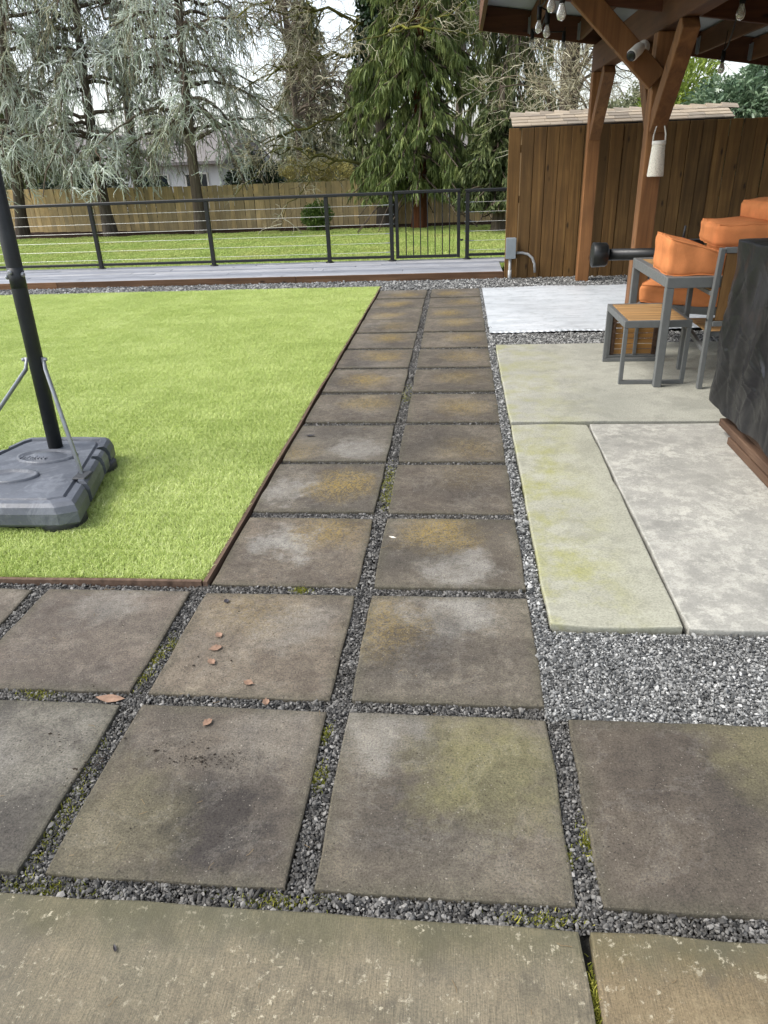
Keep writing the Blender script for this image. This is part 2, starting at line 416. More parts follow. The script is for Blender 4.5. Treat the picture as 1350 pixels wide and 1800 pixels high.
def make_plastic():
    t = NT('grey_weathered_plastic', .5, .45); v = t.coord('Object', False)
    c = t.ramp(t.noise(v, 5, 6, .65), [(.3, srgb(68, 72, 79)), (.7, srgb(92, 96, 104))])
    c = t.mix(t.ramp(t.noise(v, 3.2, 7, .7, 1.6), [(.54, 0.), (.6, .22), (.66, 0.)]), c, srgb(150, 154, 160))
    c = t.mix(t.ramp(t.noise(v, 30, 6, .75), [(.6, 0.), (.75, .5)]), c, srgb(150, 150, 146))
    t.color(c); t.bump(t.noise(v, 40, 4), .15, .01)
    t.rough(t.ramp(t.noise(v, 6, 5), [(.3, .38), (.7, .6)]))
    return t.m
MT['plastic'] = make_plastic()
MT['plastic_d'] = mat_simple('dark_plastic', srgb(52, 54, 57), .6, .4, 0, .14, 9, .08, 60)
MT['white'] = mat_simple('white_enamel', srgb(226, 224, 216), .6, .35, 0, .05, 14)
MT['pipe'] = mat_simple('grey_pvc', srgb(170, 172, 172), .5, .4, 0, .06)
MT['boxgrey'] = mat_simple('grey_box_paint', srgb(136, 144, 150), .45, .4, 0, .06)
MT['orange'] = mat_simple('orange_canvas', srgb(202, 130, 82), .95, .1, 0, .16, 7, .5, 320)
MT['cordblk'] = mat_simple('rubber_cord', srgb(18, 18, 18), .6, .3)
MT['bark_red'] = mat_wood('redcedar_bark', srgb(58, 36, 24), srgb(98, 62, 42), srgb(124, 84, 60), 2, .95, .5, False, .1)
MT['bark_grey'] = mat_wood('grey_bark', srgb(58, 51, 45), srgb(96, 88, 79), srgb(130, 122, 112), 2, .95, .5, False, .1)
MT['roofmetal'] = mat_simple('roof_metal', srgb(150, 156, 160), .5, .5, 0, .06, 4)
MT['shingle'] = mat_wood('roof_shingle', srgb(128, 118, 106), srgb(166, 156, 142), srgb(190, 182, 168), 0, .9, .6, False, .15)
MT['house_white'] = mat_simple('house_siding', srgb(214, 216, 216), .8, .2, 0, .05, 3)
MT['house_roof'] = mat_simple('house_shingles', srgb(120, 116, 114), .9, .2, 0, .12, 5)
MT['glass'] = mat_simple('window_glass', srgb(46, 54, 60), .12, .6)
def make_sheet():
    t = NT('white_corrugated_plastic', .38, .5); v = t.coord('Object', False)
    s2 = t.n('ShaderNodeVectorMath', {0: v, 1: (2.2, 9., 1)}, operation='MULTIPLY').outputs[0]
    c = t.ramp(t.noise(s2, 1., 6, .65, .4), [(.3, srgb(172, 178, 182)), (.5, srgb(200, 205, 209)), (.75, srgb(214, 217, 220))])
    c = t.mix(t.ramp(t.noise(v, 12, 6, .7), [(.32, .5), (.5, 0.)]), c, srgb(152, 158, 158))
    t.color(c); t.bump(t.noise(s2, 2.4, 4), .3, .01)
    return t.m
MT['sheet'] = make_sheet()
def make_cover():
    t = NT('black_nylon_cover', .38, .38); v = t.coord('Object', False)
    c = t.ramp(t.noise(v, 3.5, 5), [(.3, srgb(13, 13, 16)), (.7, srgb(24, 24, 29))])
    t.color(c)
    def crease(sc, scale, dist):
        vv = t.n('ShaderNodeVectorMath', {0: v, 1: sc}, operation='MULTIPLY').outputs[0]
        nn_ = t.n('ShaderNodeTexNoise', {'Vector': vv, 'Scale': scale, 'Detail': 2., 'Roughness': .4, 'Distortion': dist}).outputs['Fac']
        return t.ramp(t.math('ABSOLUTE', t.math('SUBTRACT', nn_, .5)), [(0., 1.), (.06, .25), (.25, 0.)])
    h = t.math('ADD', t.math('MULTIPLY', crease((1, 1.4, .6), 3.4, .3), .12), t.math('ADD', t.math('MULTIPLY', crease((1.3, .8, 1.5), 7., .5), .08), t.noise(v, 3.2, 3, .4, .3)))
    t.bump(h, .3, .03)
    t.rough(t.ramp(t.noise(v, 9, 4), [(.3, .28), (.7, .4)]))
    return t.m
MT['cover'] = make_cover()
def make_bulb():
    t = NT('bulb_glass', .08, .6); t.color((.86, .85, .8))
    t.b.inputs['Transmission Weight'].default_value = .75; t.b.inputs['IOR'].default_value = 1.2
    return t.m
MT['bulb'] = make_bulb()
def make_perf():
    t = NT('perforated_white_shade', .6, .3); v = t.coord('Object', False)
    d = t.voro(v, 130); t.color(t.mix(t.ramp(d, [(.25, .75), (.42, 0.)]), srgb(226, 222, 208), srgb(150, 144, 130)))
    t.bump(d, .5, .003); return t.m
MT['perf'] = make_perf()
# foliage
MT['f_cedar'] = mat_leaf('glaucous_needles', [(0, srgb(124, 117, 90)), (.35, srgb(164, 165, 138)), (.6, srgb(204, 214, 198)), (1, srgb(240, 245, 238))], .6, .3, .3)
MT['f_redcedar'] = mat_leaf('redcedar_sprays', [(0, srgb(70, 84, 46)), (.4, srgb(112, 128, 70)), (.75, srgb(138, 148, 86)), (1, srgb(172, 176, 110))], .55, .3, .25)
MT['f_dark'] = mat_leaf('dark_conifer', [(0, srgb(58, 68, 42)), (.5, srgb(92, 104, 62)), (1, srgb(132, 138, 88))], .6, .25, .2)
MT['f_fir'] = mat_leaf('grey_green_fir', [(0, srgb(84, 90, 68)), (.5, srgb(124, 130, 100)), (1, srgb(164, 166, 134))], .6, .25, .2)
MT['f_ivy'] = mat_leaf('ivy_leaves', [(0, srgb(28, 42, 26)), (1, srgb(58, 80, 48))], .35, .5, .15)
MT['f_laurel'] = mat_leaf('laurel_leaves', [(0, srgb(58, 78, 58)), (.5, srgb(98, 122, 92)), (1, srgb(146, 164, 132))], .35, .5, .2)
MT['f_bright'] = mat_leaf('bright_shrub_leaves', [(0, srgb(92, 112, 40)), (1, srgb(160, 178, 84))], .45, .4, .3)
MT['f_bush'] = mat_leaf('round_bush_leaves', [(0, srgb(58, 82, 34)), (1, srgb(118, 142, 66))], .45, .4, .25)
MT['f_tan'] = mat_leaf('winter_shrub_leaves', [(0, srgb(112, 106, 56)), (1, srgb(176, 168, 104))], .6, .2, .25)
MT['twig_pale'] = mat_leaf('lichen_twigs', [(0, srgb(92, 82, 62)), (.5, srgb(160, 152, 124)), (1, srgb(208, 204, 180))], .8, .15, 0.0)
MT['twig_grey'] = mat_leaf('bare_twigs', [(0, srgb(74, 64, 54)), (1, srgb(140, 128, 112))], .8, .15, 0.0)
MT['limb_moss'] = mat_leaf('mossy_limbs', [(0, srgb(56, 50, 36)), (.6, srgb(98, 98, 48)), (1, srgb(136, 136, 62))], .9, .1, 0.0)
MT['moss'] = mat_leaf('joint_moss', [(0, srgb(86, 92, 34)), (.6, srgb(140, 142, 58)), (1, srgb(178, 172, 84))], .9, .1, .15)
MT['dryleaf'] = mat_simple('dry_leaf', srgb(138, 112, 94), .8, .2, 0, .25, 40, 0, 60, True)
MT['darkleaf'] = mat_simple('dark_wet_leaf', srgb(48, 44, 48), .5, .4, 0, .25, 40, 0, 60, True)
MT['paleleaf'] = mat_simple('bleached_leaf', srgb(214, 208, 194), .8, .2, 0, .15, 40, 0, 60, True)
MT['crumb'] = mat_simple('soil_crumbs', srgb(52, 46, 40), .95, .1, 0, .3, 50)
MT['needle'] = mat_simple('dry_needles', srgb(138, 118, 88), .8, .2, 0, .3, 10)

# ------------------------------------------------------------------ ground sheets
def sheet(name, x0, x1, y0, y1, z, mat, parent=None):
    m = MB(); m.add([(x0, y0, z), (x1, y0, z), (x1, y1, z), (x0, y1, z)], [(0, 1, 2, 3)])
    return m.build(name, mat, parent)
tag(sheet('ground', -260, 260, -120, 400, -.13, MT['soil']), kind='structure')
gravel_bed = tag(sheet('gravel_bed', -9.2, 6.0, .6, 10.44, -.032, MT['bed']), kind='structure')
lawn_sheet = tag(sheet('lawn', -24, 8, 11.9, 20.1, -.10, MT['lawn_base']), kind='structure')
tag(sheet('mulch_bed', -24, 8, 20.1, 24, -.09, MT['mulch']), kind='structure')
turf_sheet = tag(MB().box(-8.65, -1.038, 2.44, 9.84, -.03, .002).build('turf_backing', MT['turf_base']), kind='structure')

# ------------------------------------------------------------------ scatter through geometry nodes
def variants(name, metas, mat):
    out = []
    for i, me in enumerate(metas):
        if len(me.materials) == 0: me.materials.append(mat)
        out.append(bpy.data.objects.new(name, me))
    return out
def gn_scatter(name, pts, rot, scl, vi, objs):
    me = bpy.data.meshes.new(name); n = len(pts)
    me.vertices.add(n); me.vertices.foreach_set('co', np.asarray(pts, np.float32).ravel())
    a = me.attributes.new('rot', 'FLOAT_VECTOR', 'POINT'); a.data.foreach_set('vector', np.asarray(rot, np.float32).ravel())
    a = me.attributes.new('scl', 'FLOAT_VECTOR', 'POINT'); a.data.foreach_set('vector', np.asarray(scl, np.float32).ravel())
    a = me.attributes.new('vi', 'INT', 'POINT'); a.data.foreach_set('value', np.asarray(vi, np.int32))
    me.update()
    o = bpy.data.objects.new(name, me); C.objects.link(o)
    ng = bpy.data.node_groups.new(name+'_nodes', 'GeometryNodeTree')
    ng.interface.new_socket('Geometry', in_out='INPUT', socket_type='NodeSocketGeometry')
    ng.interface.new_socket('Geometry', in_out='OUTPUT', socket_type='NodeSocketGeometry')
    gi = ng.nodes.new('NodeGroupInput'); go = ng.nodes.new('NodeGroupOutput')
    ip = ng.nodes.new('GeometryNodeInstanceOnPoints'); jn = ng.nodes.new('GeometryNodeJoinGeometry')
    for ob in reversed(objs):
        oi = ng.nodes.new('GeometryNodeObjectInfo'); oi.inputs['Object'].default_value = ob
        oi.inputs['As Instance'].default_value = True
        ng.links.new(oi.outputs['Geometry'], jn.inputs[0])
    def na(nm, ty):
        x = ng.nodes.new('GeometryNodeInputNamedAttribute'); x.data_type = ty; x.inputs['Name'].default_value = nm
        return x.outputs['Attribute']
    ng.links.new(gi.outputs[0], ip.inputs['Points']); ng.links.new(jn.outputs[0], ip.inputs['Instance'])
    ip.inputs['Pick Instance'].default_value = True
    ng.links.new(na('vi', 'INT'), ip.inputs['Instance Index'])
    ng.links.new(na('rot', 'FLOAT_VECTOR'), ip.inputs['Rotation'])
    ng.links.new(na('scl', 'FLOAT_VECTOR'), ip.inputs['Scale'])
    ng.links.new(ip.outputs[0], go.inputs[0])
    md = o.modifiers.new('scatter', 'NODES'); md.node_group = ng
    return o

def stone_mesh(i):
    r = np.random.default_rng(100+i); ph = (1+5**.5)/2
    V = np.array([(-1, ph, 0), (1, ph, 0), (-1, -ph, 0), (1, -ph, 0), (0, -1, ph), (0, 1, ph), (0, -1, -ph), (0, 1, -ph), (ph, 0, -1), (ph, 0, 1), (-ph, 0, -1), (-ph, 0, 1)])/1.9
    F = [(0, 11, 5), (0, 5, 1), (0, 1, 7), (0, 7, 10), (0, 10, 11), (1, 5, 9), (5, 11, 4), (11, 10, 2), (10, 7, 6), (7, 1, 8), (3, 9, 4), (3, 4, 2), (3, 2, 6), (3, 6, 8), (3, 8, 9), (4, 9, 5), (2, 4, 11), (6, 2, 10), (8, 6, 7), (9, 8, 1)]
    V = V*(1+r.uniform(-.34, .34, (12, 1)))*r.uniform(.7, 1.2, 3)*np.array([1.15, .8, .55])
    return np_mesh('stone', V, np.array(F), None, True)
stone_meshes = [stone_mesh(i) for i in range(6)]
def rect_points(rects, r):
    P = []; S = []
    for (x0, x1, y0, y1, dens, size) in rects:
        n = int((x1-x0)*(y1-y0)*dens); nx = max(1, int(math.sqrt(n*(x1-x0)/(y1-y0)))); ny = max(1, n//nx)
        gx, gy = np.meshgrid((np.arange(nx)+.5)/nx, (np.arange(ny)+.5)/ny)
        gx = gx.ravel()+r.uniform(-.7, .7, gx.size)/nx; gy = gy.ravel()+r.uniform(-.7, .7, gy.size)/ny
        gx = np.clip(gx, .0, 1); gy = np.clip(gy, 0, 1)
        P.append(np.stack([x0+gx*(x1-x0), y0+gy*(y1-y0)], 1)); S.append(size*np.exp(r.normal(0, .33, gx.size)))
    return np.concatenate(P), np.concatenate(S)
COLX = [-1.675+.673*i for i in range(-4, 5)]      # left edges, index 4 is column 0
ROWY = [1.09, 1.753, 2.422, 3.096, 3.758, 4.431, 5.110, 5.790, 6.462, 7.118, 7.750, 8.362, 9.020]
PW = .61
def col(i): return COLX[i+4]
def gravel(name, rects, mat, label, seed, zc, zsp=.005):
    r = np.random.default_rng(seed)
    P, S = rect_points(rects, r); n = len(P)
    S = np.clip(S, .003, .02)
    z = zc + r.normal(0, zsp, n)
    rot = np.stack([r.normal(0, .5, n), r.normal(0, .5, n), r.uniform(0, 6.28, n)], 1)
    scl = S[:, None]*r.uniform(.8, 1.2, (n, 3))
    o = gn_scatter(name, np.column_stack([P, z]), rot, scl, r.integers(0, 6, n), variants('stone', [m.copy() for m in stone_meshes], mat))
    return tag(o, label, 'gravel', kind='stuff')
E1 = col(2)+PW       # right edge of the path
rj = [(-3.4, 2.4, 1.036, 1.092, 44000, .0043)]
for i in range(-2, 3): rj.append((col(i)+PW, col(i+1), 1.09, 2.43, 46000, .0041))
rj.append((col(1)+PW, col(2), 2.43, 9.64, 19000, .0056))
for k in range(1, 13):
    x0 = -3.4 if k <= 1 else col(1)
    x1 = E1
    if ROWY[k]-ROWY[k-1]-PW > .012: rj.append((x0, x1, ROWY[k-1]+PW, ROWY[k], 42000 if k < 4 else 16000, .0045))
rj.append((-3.4, col(1)-.02, 2.363, 2.41, 30000, .005))
gravel('joint_gravel', rj, MT['stone_joint'], 'dark crushed gravel filling the joints between the pavers', 3, -.0145, .0035)
rf = [(E1, 2.7, 1.700, 2.15, 52000, .0043), (E1, .335, 2.15, 9.6, 22000, .0056), (.30, 4.3, 6.42, 6.96, 12000, .008)]
gravel('gravel_border', rf, MT['stone_field'], 'grey crushed gravel around the concrete patio slabs', 4, -.007, .004)
rd = [(-9.0, -1.0, 9.85, 10.44, 3200, .0125), (-1.04, 4.4, 9.60, 10.40, 3600, .0120)]
gravel('gravel_strip', rd, MT['stone_field'], 'grey gravel strip along the low deck edge', 5, -.006)

# ------------------------------------------------------------------ pavers
def slab_mesh(name, wx, wy, th, bev, seed, jit=.002, seg=.1, under=0.0):
    r = np.random.default_rng(seed)
    nx = max(2, int(wx/seg)); ny = max(2, int(wy/seg))
    ring = [(-wx/2+wx*i/nx, -wy/2) for i in range(nx)]+[(wx/2, -wy/2+wy*i/ny) for i in range(ny)]+[(wx/2-wx*i/nx, wy/2) for i in range(nx)]+[(-wx/2, wy/2-wy*i/ny) for i in range(ny)]
    ring = np.array(ring); n = len(ring)
    ring = ring + r.normal(0, jit, ring.shape)
    for cidx in (0, nx, nx+ny, 2*nx+ny): ring[cidx] *= 1-.006/max(wx, .3)
    ins = ring*np.array([1-2*bev/wx, 1-2*bev/wy]) + r.normal(0, jit*.4, ring.shape)
    mid = ring*.5+ins*.5
    V = np.concatenate([np.column_stack([ring, np.full(n, -th)]), np.column_stack([ring, np.full(n, -bev)]),
                        np.column_stack([mid*.35+ring*.65, np.full(n, -bev*.35)]), np.column_stack([ins, np.zeros(n)])])
    F = [(k*n+i, k*n+(i+1) % n, (k+1)*n+(i+1) % n, (k+1)*n+i) for k in range(3) for i in range(n)]
    F.append(tuple(3*n+i for i in range(n))); F.append(tuple(range(n))[::-1])
    me = bpy.data.meshes.new(name); me.from_pydata(V.tolist(), [], F); me.update(); return me
path = bpy.data.objects.new('paver_path', None); C.objects.link(path); path['kind'] = 'structure'; reg(path)
pmesh = [slab_mesh('paver', PW, PW, .06, .006, 50+i, .0016) for i in range(5)]
for m in pmesh: m.materials.append(MT['paver'])
Z3 = (0., 0., 0.)
SPEC = {  # (col,row): tint, pale, dark, olive, moss   (x, y, amount) in paver space
    (0, 0): ((.98, 1.03, 1.06), (-.1, .05, .35), (.2, -.25, .6), Z3, Z3),
    (1, 0): ((.92, .89, .87), (.15, .2, .2), (.08, -.12, .95), (-.2, -.15, .3), Z3),
    (2, 0): ((1.06, 1.04, .98), (-.2, .24, .55), (-.08, -.08, .55), (.12, .1, .8), Z3),
    (3, 0): ((.78, .74, .71), Z3, (0, .1, .35), (.28, .2, .5), Z3),
    (0, 1): ((1.0, .95, .95), (.0, .24, .45), (-.2, .1, .3), Z3, Z3),
    (-1, 1): ((.98, .95, .95), Z3, Z3, Z3, Z3),
    (1, 1): ((1.12, 1.06, 1.0), (.1, .1, .35), Z3, Z3, (-.1, .2, .3)),
    (2, 1): ((1.08, 1.06, 1.02), (.02, .17, .8), (-.1, -.02, .7), Z3, (-.25, .1, .5)),
    (1, 2): ((1.08, 1.02, .97), (-.08, .06, .85), (.1, -.22, .35), Z3, (.12, .2, .7)),
    (2, 2): ((.88, .86, .83), (.03, -.14, .75), (-.2, .0, .4), Z3, (-.05, .18, .9)),
    (1, 3): ((.86, .85, .84), (-.2, -.05, .65), (.2, -.1, .4), Z3, (.1, .02, .95)),
    (2, 3): ((.82, .79, .77), Z3, (.05, .0, .5), Z3, (.1, .15, .2)),
    (1, 4): ((.84, .84, .84), (.12, -.1, .65), (-.1, .2, .4), Z3, (-.3, -.2, .5)),
    (2, 4): ((.80, .78, .76), Z3, (-.1, .05, .4), Z3, (.1, -.1, .4)),
}
pr = random.Random(9)
for k in range(13):
    cols_ = range(-3, 5) if k == 0 else (range(-3, 3) if k == 1 else (1, 2))
    for i in cols_:
        o = instance('paver', pmesh[pr.randrange(5)], (col(i)+PW/2+pr.uniform(-.002, .002), ROWY[k]+PW/2+pr.uniform(-.002, .002), pr.uniform(-.002, .003)),
                     (pr.uniform(-.003, .003), pr.uniform(-.003, .003), pr.choice([0, 0, PI])+pr.uniform(-.004, .004)), path)
        if (i, k) in SPEC:
            sp = SPEC[(i, k)]; o.rotation_euler.z = pr.uniform(-.003, .003)
        else:
            f_ = pr.uniform(.78, .9); mo = (pr.uniform(-.1, .1), pr.uniform(-.08, .1), pr.uniform(.6, 1.0) if k >= 5 else 0.)
            sp = ((f_*1.03, f_, f_*.97), (pr.uniform(-.2, .2), pr.uniform(-.2, .2), pr.uniform(0, .3)), (pr.uniform(-.2, .2), pr.uniform(-.2, .2), pr.uniform(.1, .5)), Z3, mo)
        for nm, val in zip(('tint', 'pale', 'dark', 'olive', 'moss'), sp): o[nm] = [float(x) for x in val]

# ------------------------------------------------------------------ concrete patio
patio = bpy.data.objects.new('concrete_patio', None); C.objects.link(patio); patio['kind'] = 'structure'; reg(patio)
def slab(x0, x1, y0, y1, z, mat, seed, th=.1, bev=.007, label=None):
    me = slab_mesh('concrete_slab', x1-x0, y1-y0, th, bev, seed, .002, .14); me.materials.append(mat)
    # keep object coordinates in world metres so that stains lie where they lie
    V = np.empty(len(me.vertices)*3); me.vertices.foreach_get('co', V)
    V = V.reshape(-1, 3)+np.array([(x0+x1)/2, (y0+y1)/2, z]); me.vertices.foreach_set('co', V.ravel()); me.update()
    o = instance('concrete_slab', me, (0, 0, 0), (0, 0, 0), patio)
    if label: o['label'] = label
slab(.342, .812, 2.165, 4.335, .014, MT['slab_algae'], 1, label='narrow concrete slab with green algae stains')
slab(.824, 3.9, 2.165, 4.335, .0142, MT['slab_pale'], 2, label='wide pale concrete slab with flaking surface')
slab(.342, 2.26, 4.375, 6.45, .018, MT['slab_grey'], 3)
slab(2.275, 4.3, 4.375, 6.45, .018, MT['slab_grey'], 4)
walk = bpy.data.objects.new('concrete_walkway', None); C.objects.link(walk); walk['kind'] = 'structure'; reg(walk)
_p = patio; patio = walk
slab(-3.6, .283, -.6, 1.036, .0, MT['patio_l'], 5, .12, .006)
slab(.298, 3.6, -.6, 1.036, .0, MT['patio_r'], 6, .12, .006)
patio = _p

# ------------------------------------------------------------------ turf and its edging
def blade_patch(name, size, n, hgt, wid, seed, lean=.5, flow=(0, 0)):
    r = np.random.default_rng(seed)
    b = np.column_stack([r.uniform(-size/2, size/2, (n, 2)), np.zeros(n)])
    h = hgt*r.uniform(.6, 1.15, n); az = r.uniform(0, 2*PI, n)
    ln = np.column_stack([np.cos(az), np.sin(az)])*(h*lean*r.uniform(.2, 1.3, n))[:, None]+np.array(flow)*h[:, None]
    wd = wid*r.uniform(.7, 1.2, n); a2 = r.uniform(0, PI, n); wv = np.column_stack([np.cos(a2), np.sin(a2), np.zeros(n)])*wd[:, None]/2
    mid = b+np.column_stack([ln*.35, h*.62]); tip = b+np.column_stack([ln, h*r.uniform(.75, 1., n)])
    V = np.stack([b-wv, b+wv, mid+wv*.9, mid-wv*.9, tip+wv*.25, tip-wv*.25], 1).reshape(-1, 3)
    i = np.arange(n)*6
    F = np.concatenate([np.stack([i, i+1, i+2, i+3], 1), np.stack([i+3, i+2, i+4, i+5], 1)])
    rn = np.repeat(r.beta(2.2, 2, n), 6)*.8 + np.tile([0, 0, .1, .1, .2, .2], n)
    return np_mesh(name, V, F, rn)
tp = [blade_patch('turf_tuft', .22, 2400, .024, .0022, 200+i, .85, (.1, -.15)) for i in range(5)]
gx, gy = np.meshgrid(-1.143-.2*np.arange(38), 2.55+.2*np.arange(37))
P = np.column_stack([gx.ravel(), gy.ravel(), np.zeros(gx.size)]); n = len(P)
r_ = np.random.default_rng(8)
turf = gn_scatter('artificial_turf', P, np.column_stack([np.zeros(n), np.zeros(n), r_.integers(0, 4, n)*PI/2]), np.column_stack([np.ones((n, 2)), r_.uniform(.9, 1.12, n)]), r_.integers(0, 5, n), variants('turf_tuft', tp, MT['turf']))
tag(turf, 'bright green artificial turf beside the paver path', 'turf', kind='stuff')
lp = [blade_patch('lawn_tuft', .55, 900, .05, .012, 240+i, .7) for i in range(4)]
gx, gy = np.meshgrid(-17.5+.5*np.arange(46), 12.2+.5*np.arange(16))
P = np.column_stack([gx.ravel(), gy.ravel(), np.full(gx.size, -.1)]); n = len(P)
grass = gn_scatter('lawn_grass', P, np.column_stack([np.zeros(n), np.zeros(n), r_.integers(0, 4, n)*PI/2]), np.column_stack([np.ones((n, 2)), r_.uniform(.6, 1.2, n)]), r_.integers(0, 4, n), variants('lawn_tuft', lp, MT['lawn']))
tag(grass, 'mown green lawn beyond the cable railing', 'grass', kind='stuff')

def edging(name, pts, label):
    m = MB(); k = len(pts)
    for a, b in zip(pts[:-1], pts[1:]): pass
    vs = []
    for i, (x, y) in enumerate(pts):
        a = pts[max(i-1, 0)]; b = pts[min(i+1, k-1)]; d = Vector((b[0]-a[0], b[1]-a[1])).normalized(); nx, ny = -d.y*.009, d.x*.009
        zt = .011+.002*math.sin(i*1.7)
        vs += [(x-nx, y-ny, -.05), (x-nx, y-ny, zt), (x+nx, y+ny, zt), (x+nx, y+ny, -.05)]
    fs = [(i*4+j, i*4+(j+1) % 4, (i+1)*4+(j+1) % 4, (i+1)*4+j) for i in range(k-1) for j in range(4)]+[(0, 1, 2, 3), (k*4-1, k*4-2, k*4-3, k*4-4)]
    m.add(vs, fs)
    return tag(m.build(name, MT['edging']), label, 'edging')
edging('timber_edging', [(-1.024+.003*math.sin(t*1.3), 2.42+t*7.46/24) for t in range(25)], 'brown timber edging strip between turf and paver path')
edging('timber_edging', [(-8.6+t*7.56/20, 2.424+.003*math.sin(t)) for t in range(21)], 'brown timber edging strip along the front end of turf')

# ------------------------------------------------------------------ low deck
deck = thing('low_deck', 'low grey weathered wood deck with brown rim board', 'deck', (-4, 11.2, -.05))
NR = 11; DY0, DY1 = 10.475, 12.06; pitchd = (DY1-DY0)/NR
dr = random.Random(4)
dmesh = {}
for j in range(NR):
    xs = [-9.6]; x = -9.6+dr.uniform(.8, 3.2)
    while x < -.3: xs.append(x); x += 3.0+dr.uniform(-.4, .6)
    xs.append(.63 if j < 8 else 1.15)
    for a, b in zip(xs[:-1], xs[1:]):
        L = round(b-a-.006, 3)
        me = MB().box(-L/2, L/2, -(pitchd-.007)/2, (pitchd-.007)/2, -.03, 0, .004).mesh('plank'); me.materials.append(MT['deck'])
        instance('plank', me, ((a+b)/2, DY0+pitchd*(j+.5), .08+dr.uniform(-.0015, .0015)), (dr.uniform(-.004, .004), 0, 0), deck)
for a, b in ((-9.6, -5.9), (-5.895, -2.3), (-2.295, .64)):
    MB().box(a, b, 10.448, 10.472, -.06, .086, .004).build('rim_board', MT['rim'], deck)
MB().box(-9.6, .6, 10.5, 12.05, -.09, .045).build('subframe', MT['rim'], deck)

# ------------------------------------------------------------------ cable railing and gate
RY = 11.93; TZ = 1.09
def post(parent, x, y=RY):
    MB().box(x-.03, x+.03, y-.03, y+.03, .0995, TZ-.045, .004).build('post', MT['black'], parent)
    MB().lathe([(.072, 0), (.066, .012), (.045, .022)], (x, y, .0805), 12).build('post_base', MT['black'], parent)
def rails(parent, x0, x1, posts):
    MB().box(x0, x1, RY-.038, RY+.038, TZ-.045, TZ, .008).build('top_rail', MT['black'], parent)
    for a, b in zip(posts[:-1], posts[1:]): MB().box(a+.0305, b-.0305, RY-.02, RY+.02, .125, .165, .004).build('bottom_rail', MT['black'], parent)
    for i in range(6):
        z = .215+.138*i
        MB().tube([(posts[0]+.02, RY, z), (posts[-1]-.02, RY, z)], .0034, 6).build('cable', MT['cable'], parent)
def fitting(parent, x, sgn):
    for i in range(6):
        z = .215+.138*i
        MB().tube([(x+sgn*.0305, RY, z), (x+sgn*.10, RY, z)], .0075, 8).build('cable_fitting', MT['steel'], parent)
        MB().tube([(x-sgn*.0305, RY, z), (x-sgn*.045, RY, z)], .008, 8).build('cable_nut', MT['steel'], parent)
rl = thing('cable_railing', 'long black metal railing with steel cables along deck edge', 'railing', (-5, RY, .08))
PX = [-9.8, -7.87, -5.88, -3.96, -2.045, -1.035]
rails(rl, -9.8, -1.0, PX)
for x in PX: post(rl, x)
fitting(rl, PX[-1], -1)
r2 = thing('cable_railing', 'short black cable railing section between gate and wooden fence', 'railing', (.5, RY, .08))
PX2 = [.145, 1.05]
rails(r2, .11, 1.09, PX2)
for x in PX2: post(r2, x)
fitting(r2, PX2[0], 1)
gt = thing('railing_gate', 'black metal gate with vertical bars in the railing', 'gate', (-.45, RY, .13))
g0, g1, gz0, gz1 = -.972, .035, .115, 1.098
for x in (g0, g1-.05): MB().box(x, x+.05, RY-.025, RY+.025, gz0, gz1-.0455, .004).build('stile', MT['black'], gt)
MB().box(g0-.005, g1+.005, RY-.034, RY+.034, gz1-.045, gz1, .008).build('top_rail', MT['black'], gt)
MB().box(g0+.0505, g1-.0505, RY-.02, RY+.02, gz0+.002, gz0+.045, .004).build('bottom_rail', MT['black'], gt)
for i in range(7):
    x = g0+.05+(g1-g0-.10)*(i+1)/8
    MB().box(x-.008, x+.008, RY-.008, RY+.008, gz0+.0455, gz1-.0455, .002).build('baluster', MT['black'], gt)
MB().tube([(g1+.001, RY, .37), (g1+.05, RY, .37)], .014, 8).lathe([(.012, 0), (.026, .008), (.026, .02), (.012, .028)], (g1+.02, RY-.045, .357), 10).build('latch', MT['black'], gt)

# ------------------------------------------------------------------ far picket fence
ff = thing('picket_fence', 'weathered tan board fence at the far end of lawn', 'fence', (-5, 21.3, -.1))
fm = []
for i in range(4):
    h = 1.15+.004*i
    me = MB().box(-.068, .068, -.009, .009, 0, h, .003).mesh('picket'); me.materials.append(MT['picket']); fm.append(me)
fr = random.Random(3)
x = -17.0
while x < 5.2:
    dz = .22*max(0, (-7-x)/10)
    instance('picket', fm[fr.randrange(4)], (x, 21.3+fr.uniform(-.006, .006)+max(0, (-6-x)*.06), -.1+dz*.6+fr.uniform(-.005, .005)), (fr.uniform(-.012, .012), fr.uniform(-.008, .008), 0), ff)
    x += .143+fr.uniform(0, .006)
for z in (.2, .85): MB().bar((-17, 21.34+.66, z+.1), (-6, 21.345, z), .04, .09).bar((-6, 21.345, z), (5.2, 21.345, z), .04, .09).build('rail', MT['picket'], ff)

# ------------------------------------------------------------------ stained plank fence (right) and shed behind it
wf = thing('plank_fence', 'tall brown stained plank fence behind the pergola posts', 'fence', (2.5, 10.45, -.05))
pf = []
for i in range(3):
    me = MB().box(-.0758, .0758, -.009, .009, 0, 1.862, .003).mesh('plank'); me.materials.append(MT['cedar_fence']); pf.append(me)
wr = random.Random(12)
for i in range(26):
    instance('plank', pf[i % 3], (.722+.1595*i, 10.45+wr.uniform(-.004, .004), -.03+wr.uniform(-.006, .004)), (wr.uniform(-.003, .003), wr.uniform(-.003, .003), 0), wf)
for z in (.25, .95, 1.55): MB().box(.66, 4.8, 10.462, 10.50, z, z+.088, .003).build('rail', MT['cedar_fence'], wf)
MB().box(.646, .664, 10.44, 10.53, -.03, 1.83, .003).build('end_board', MT['cedar_fence'], wf)

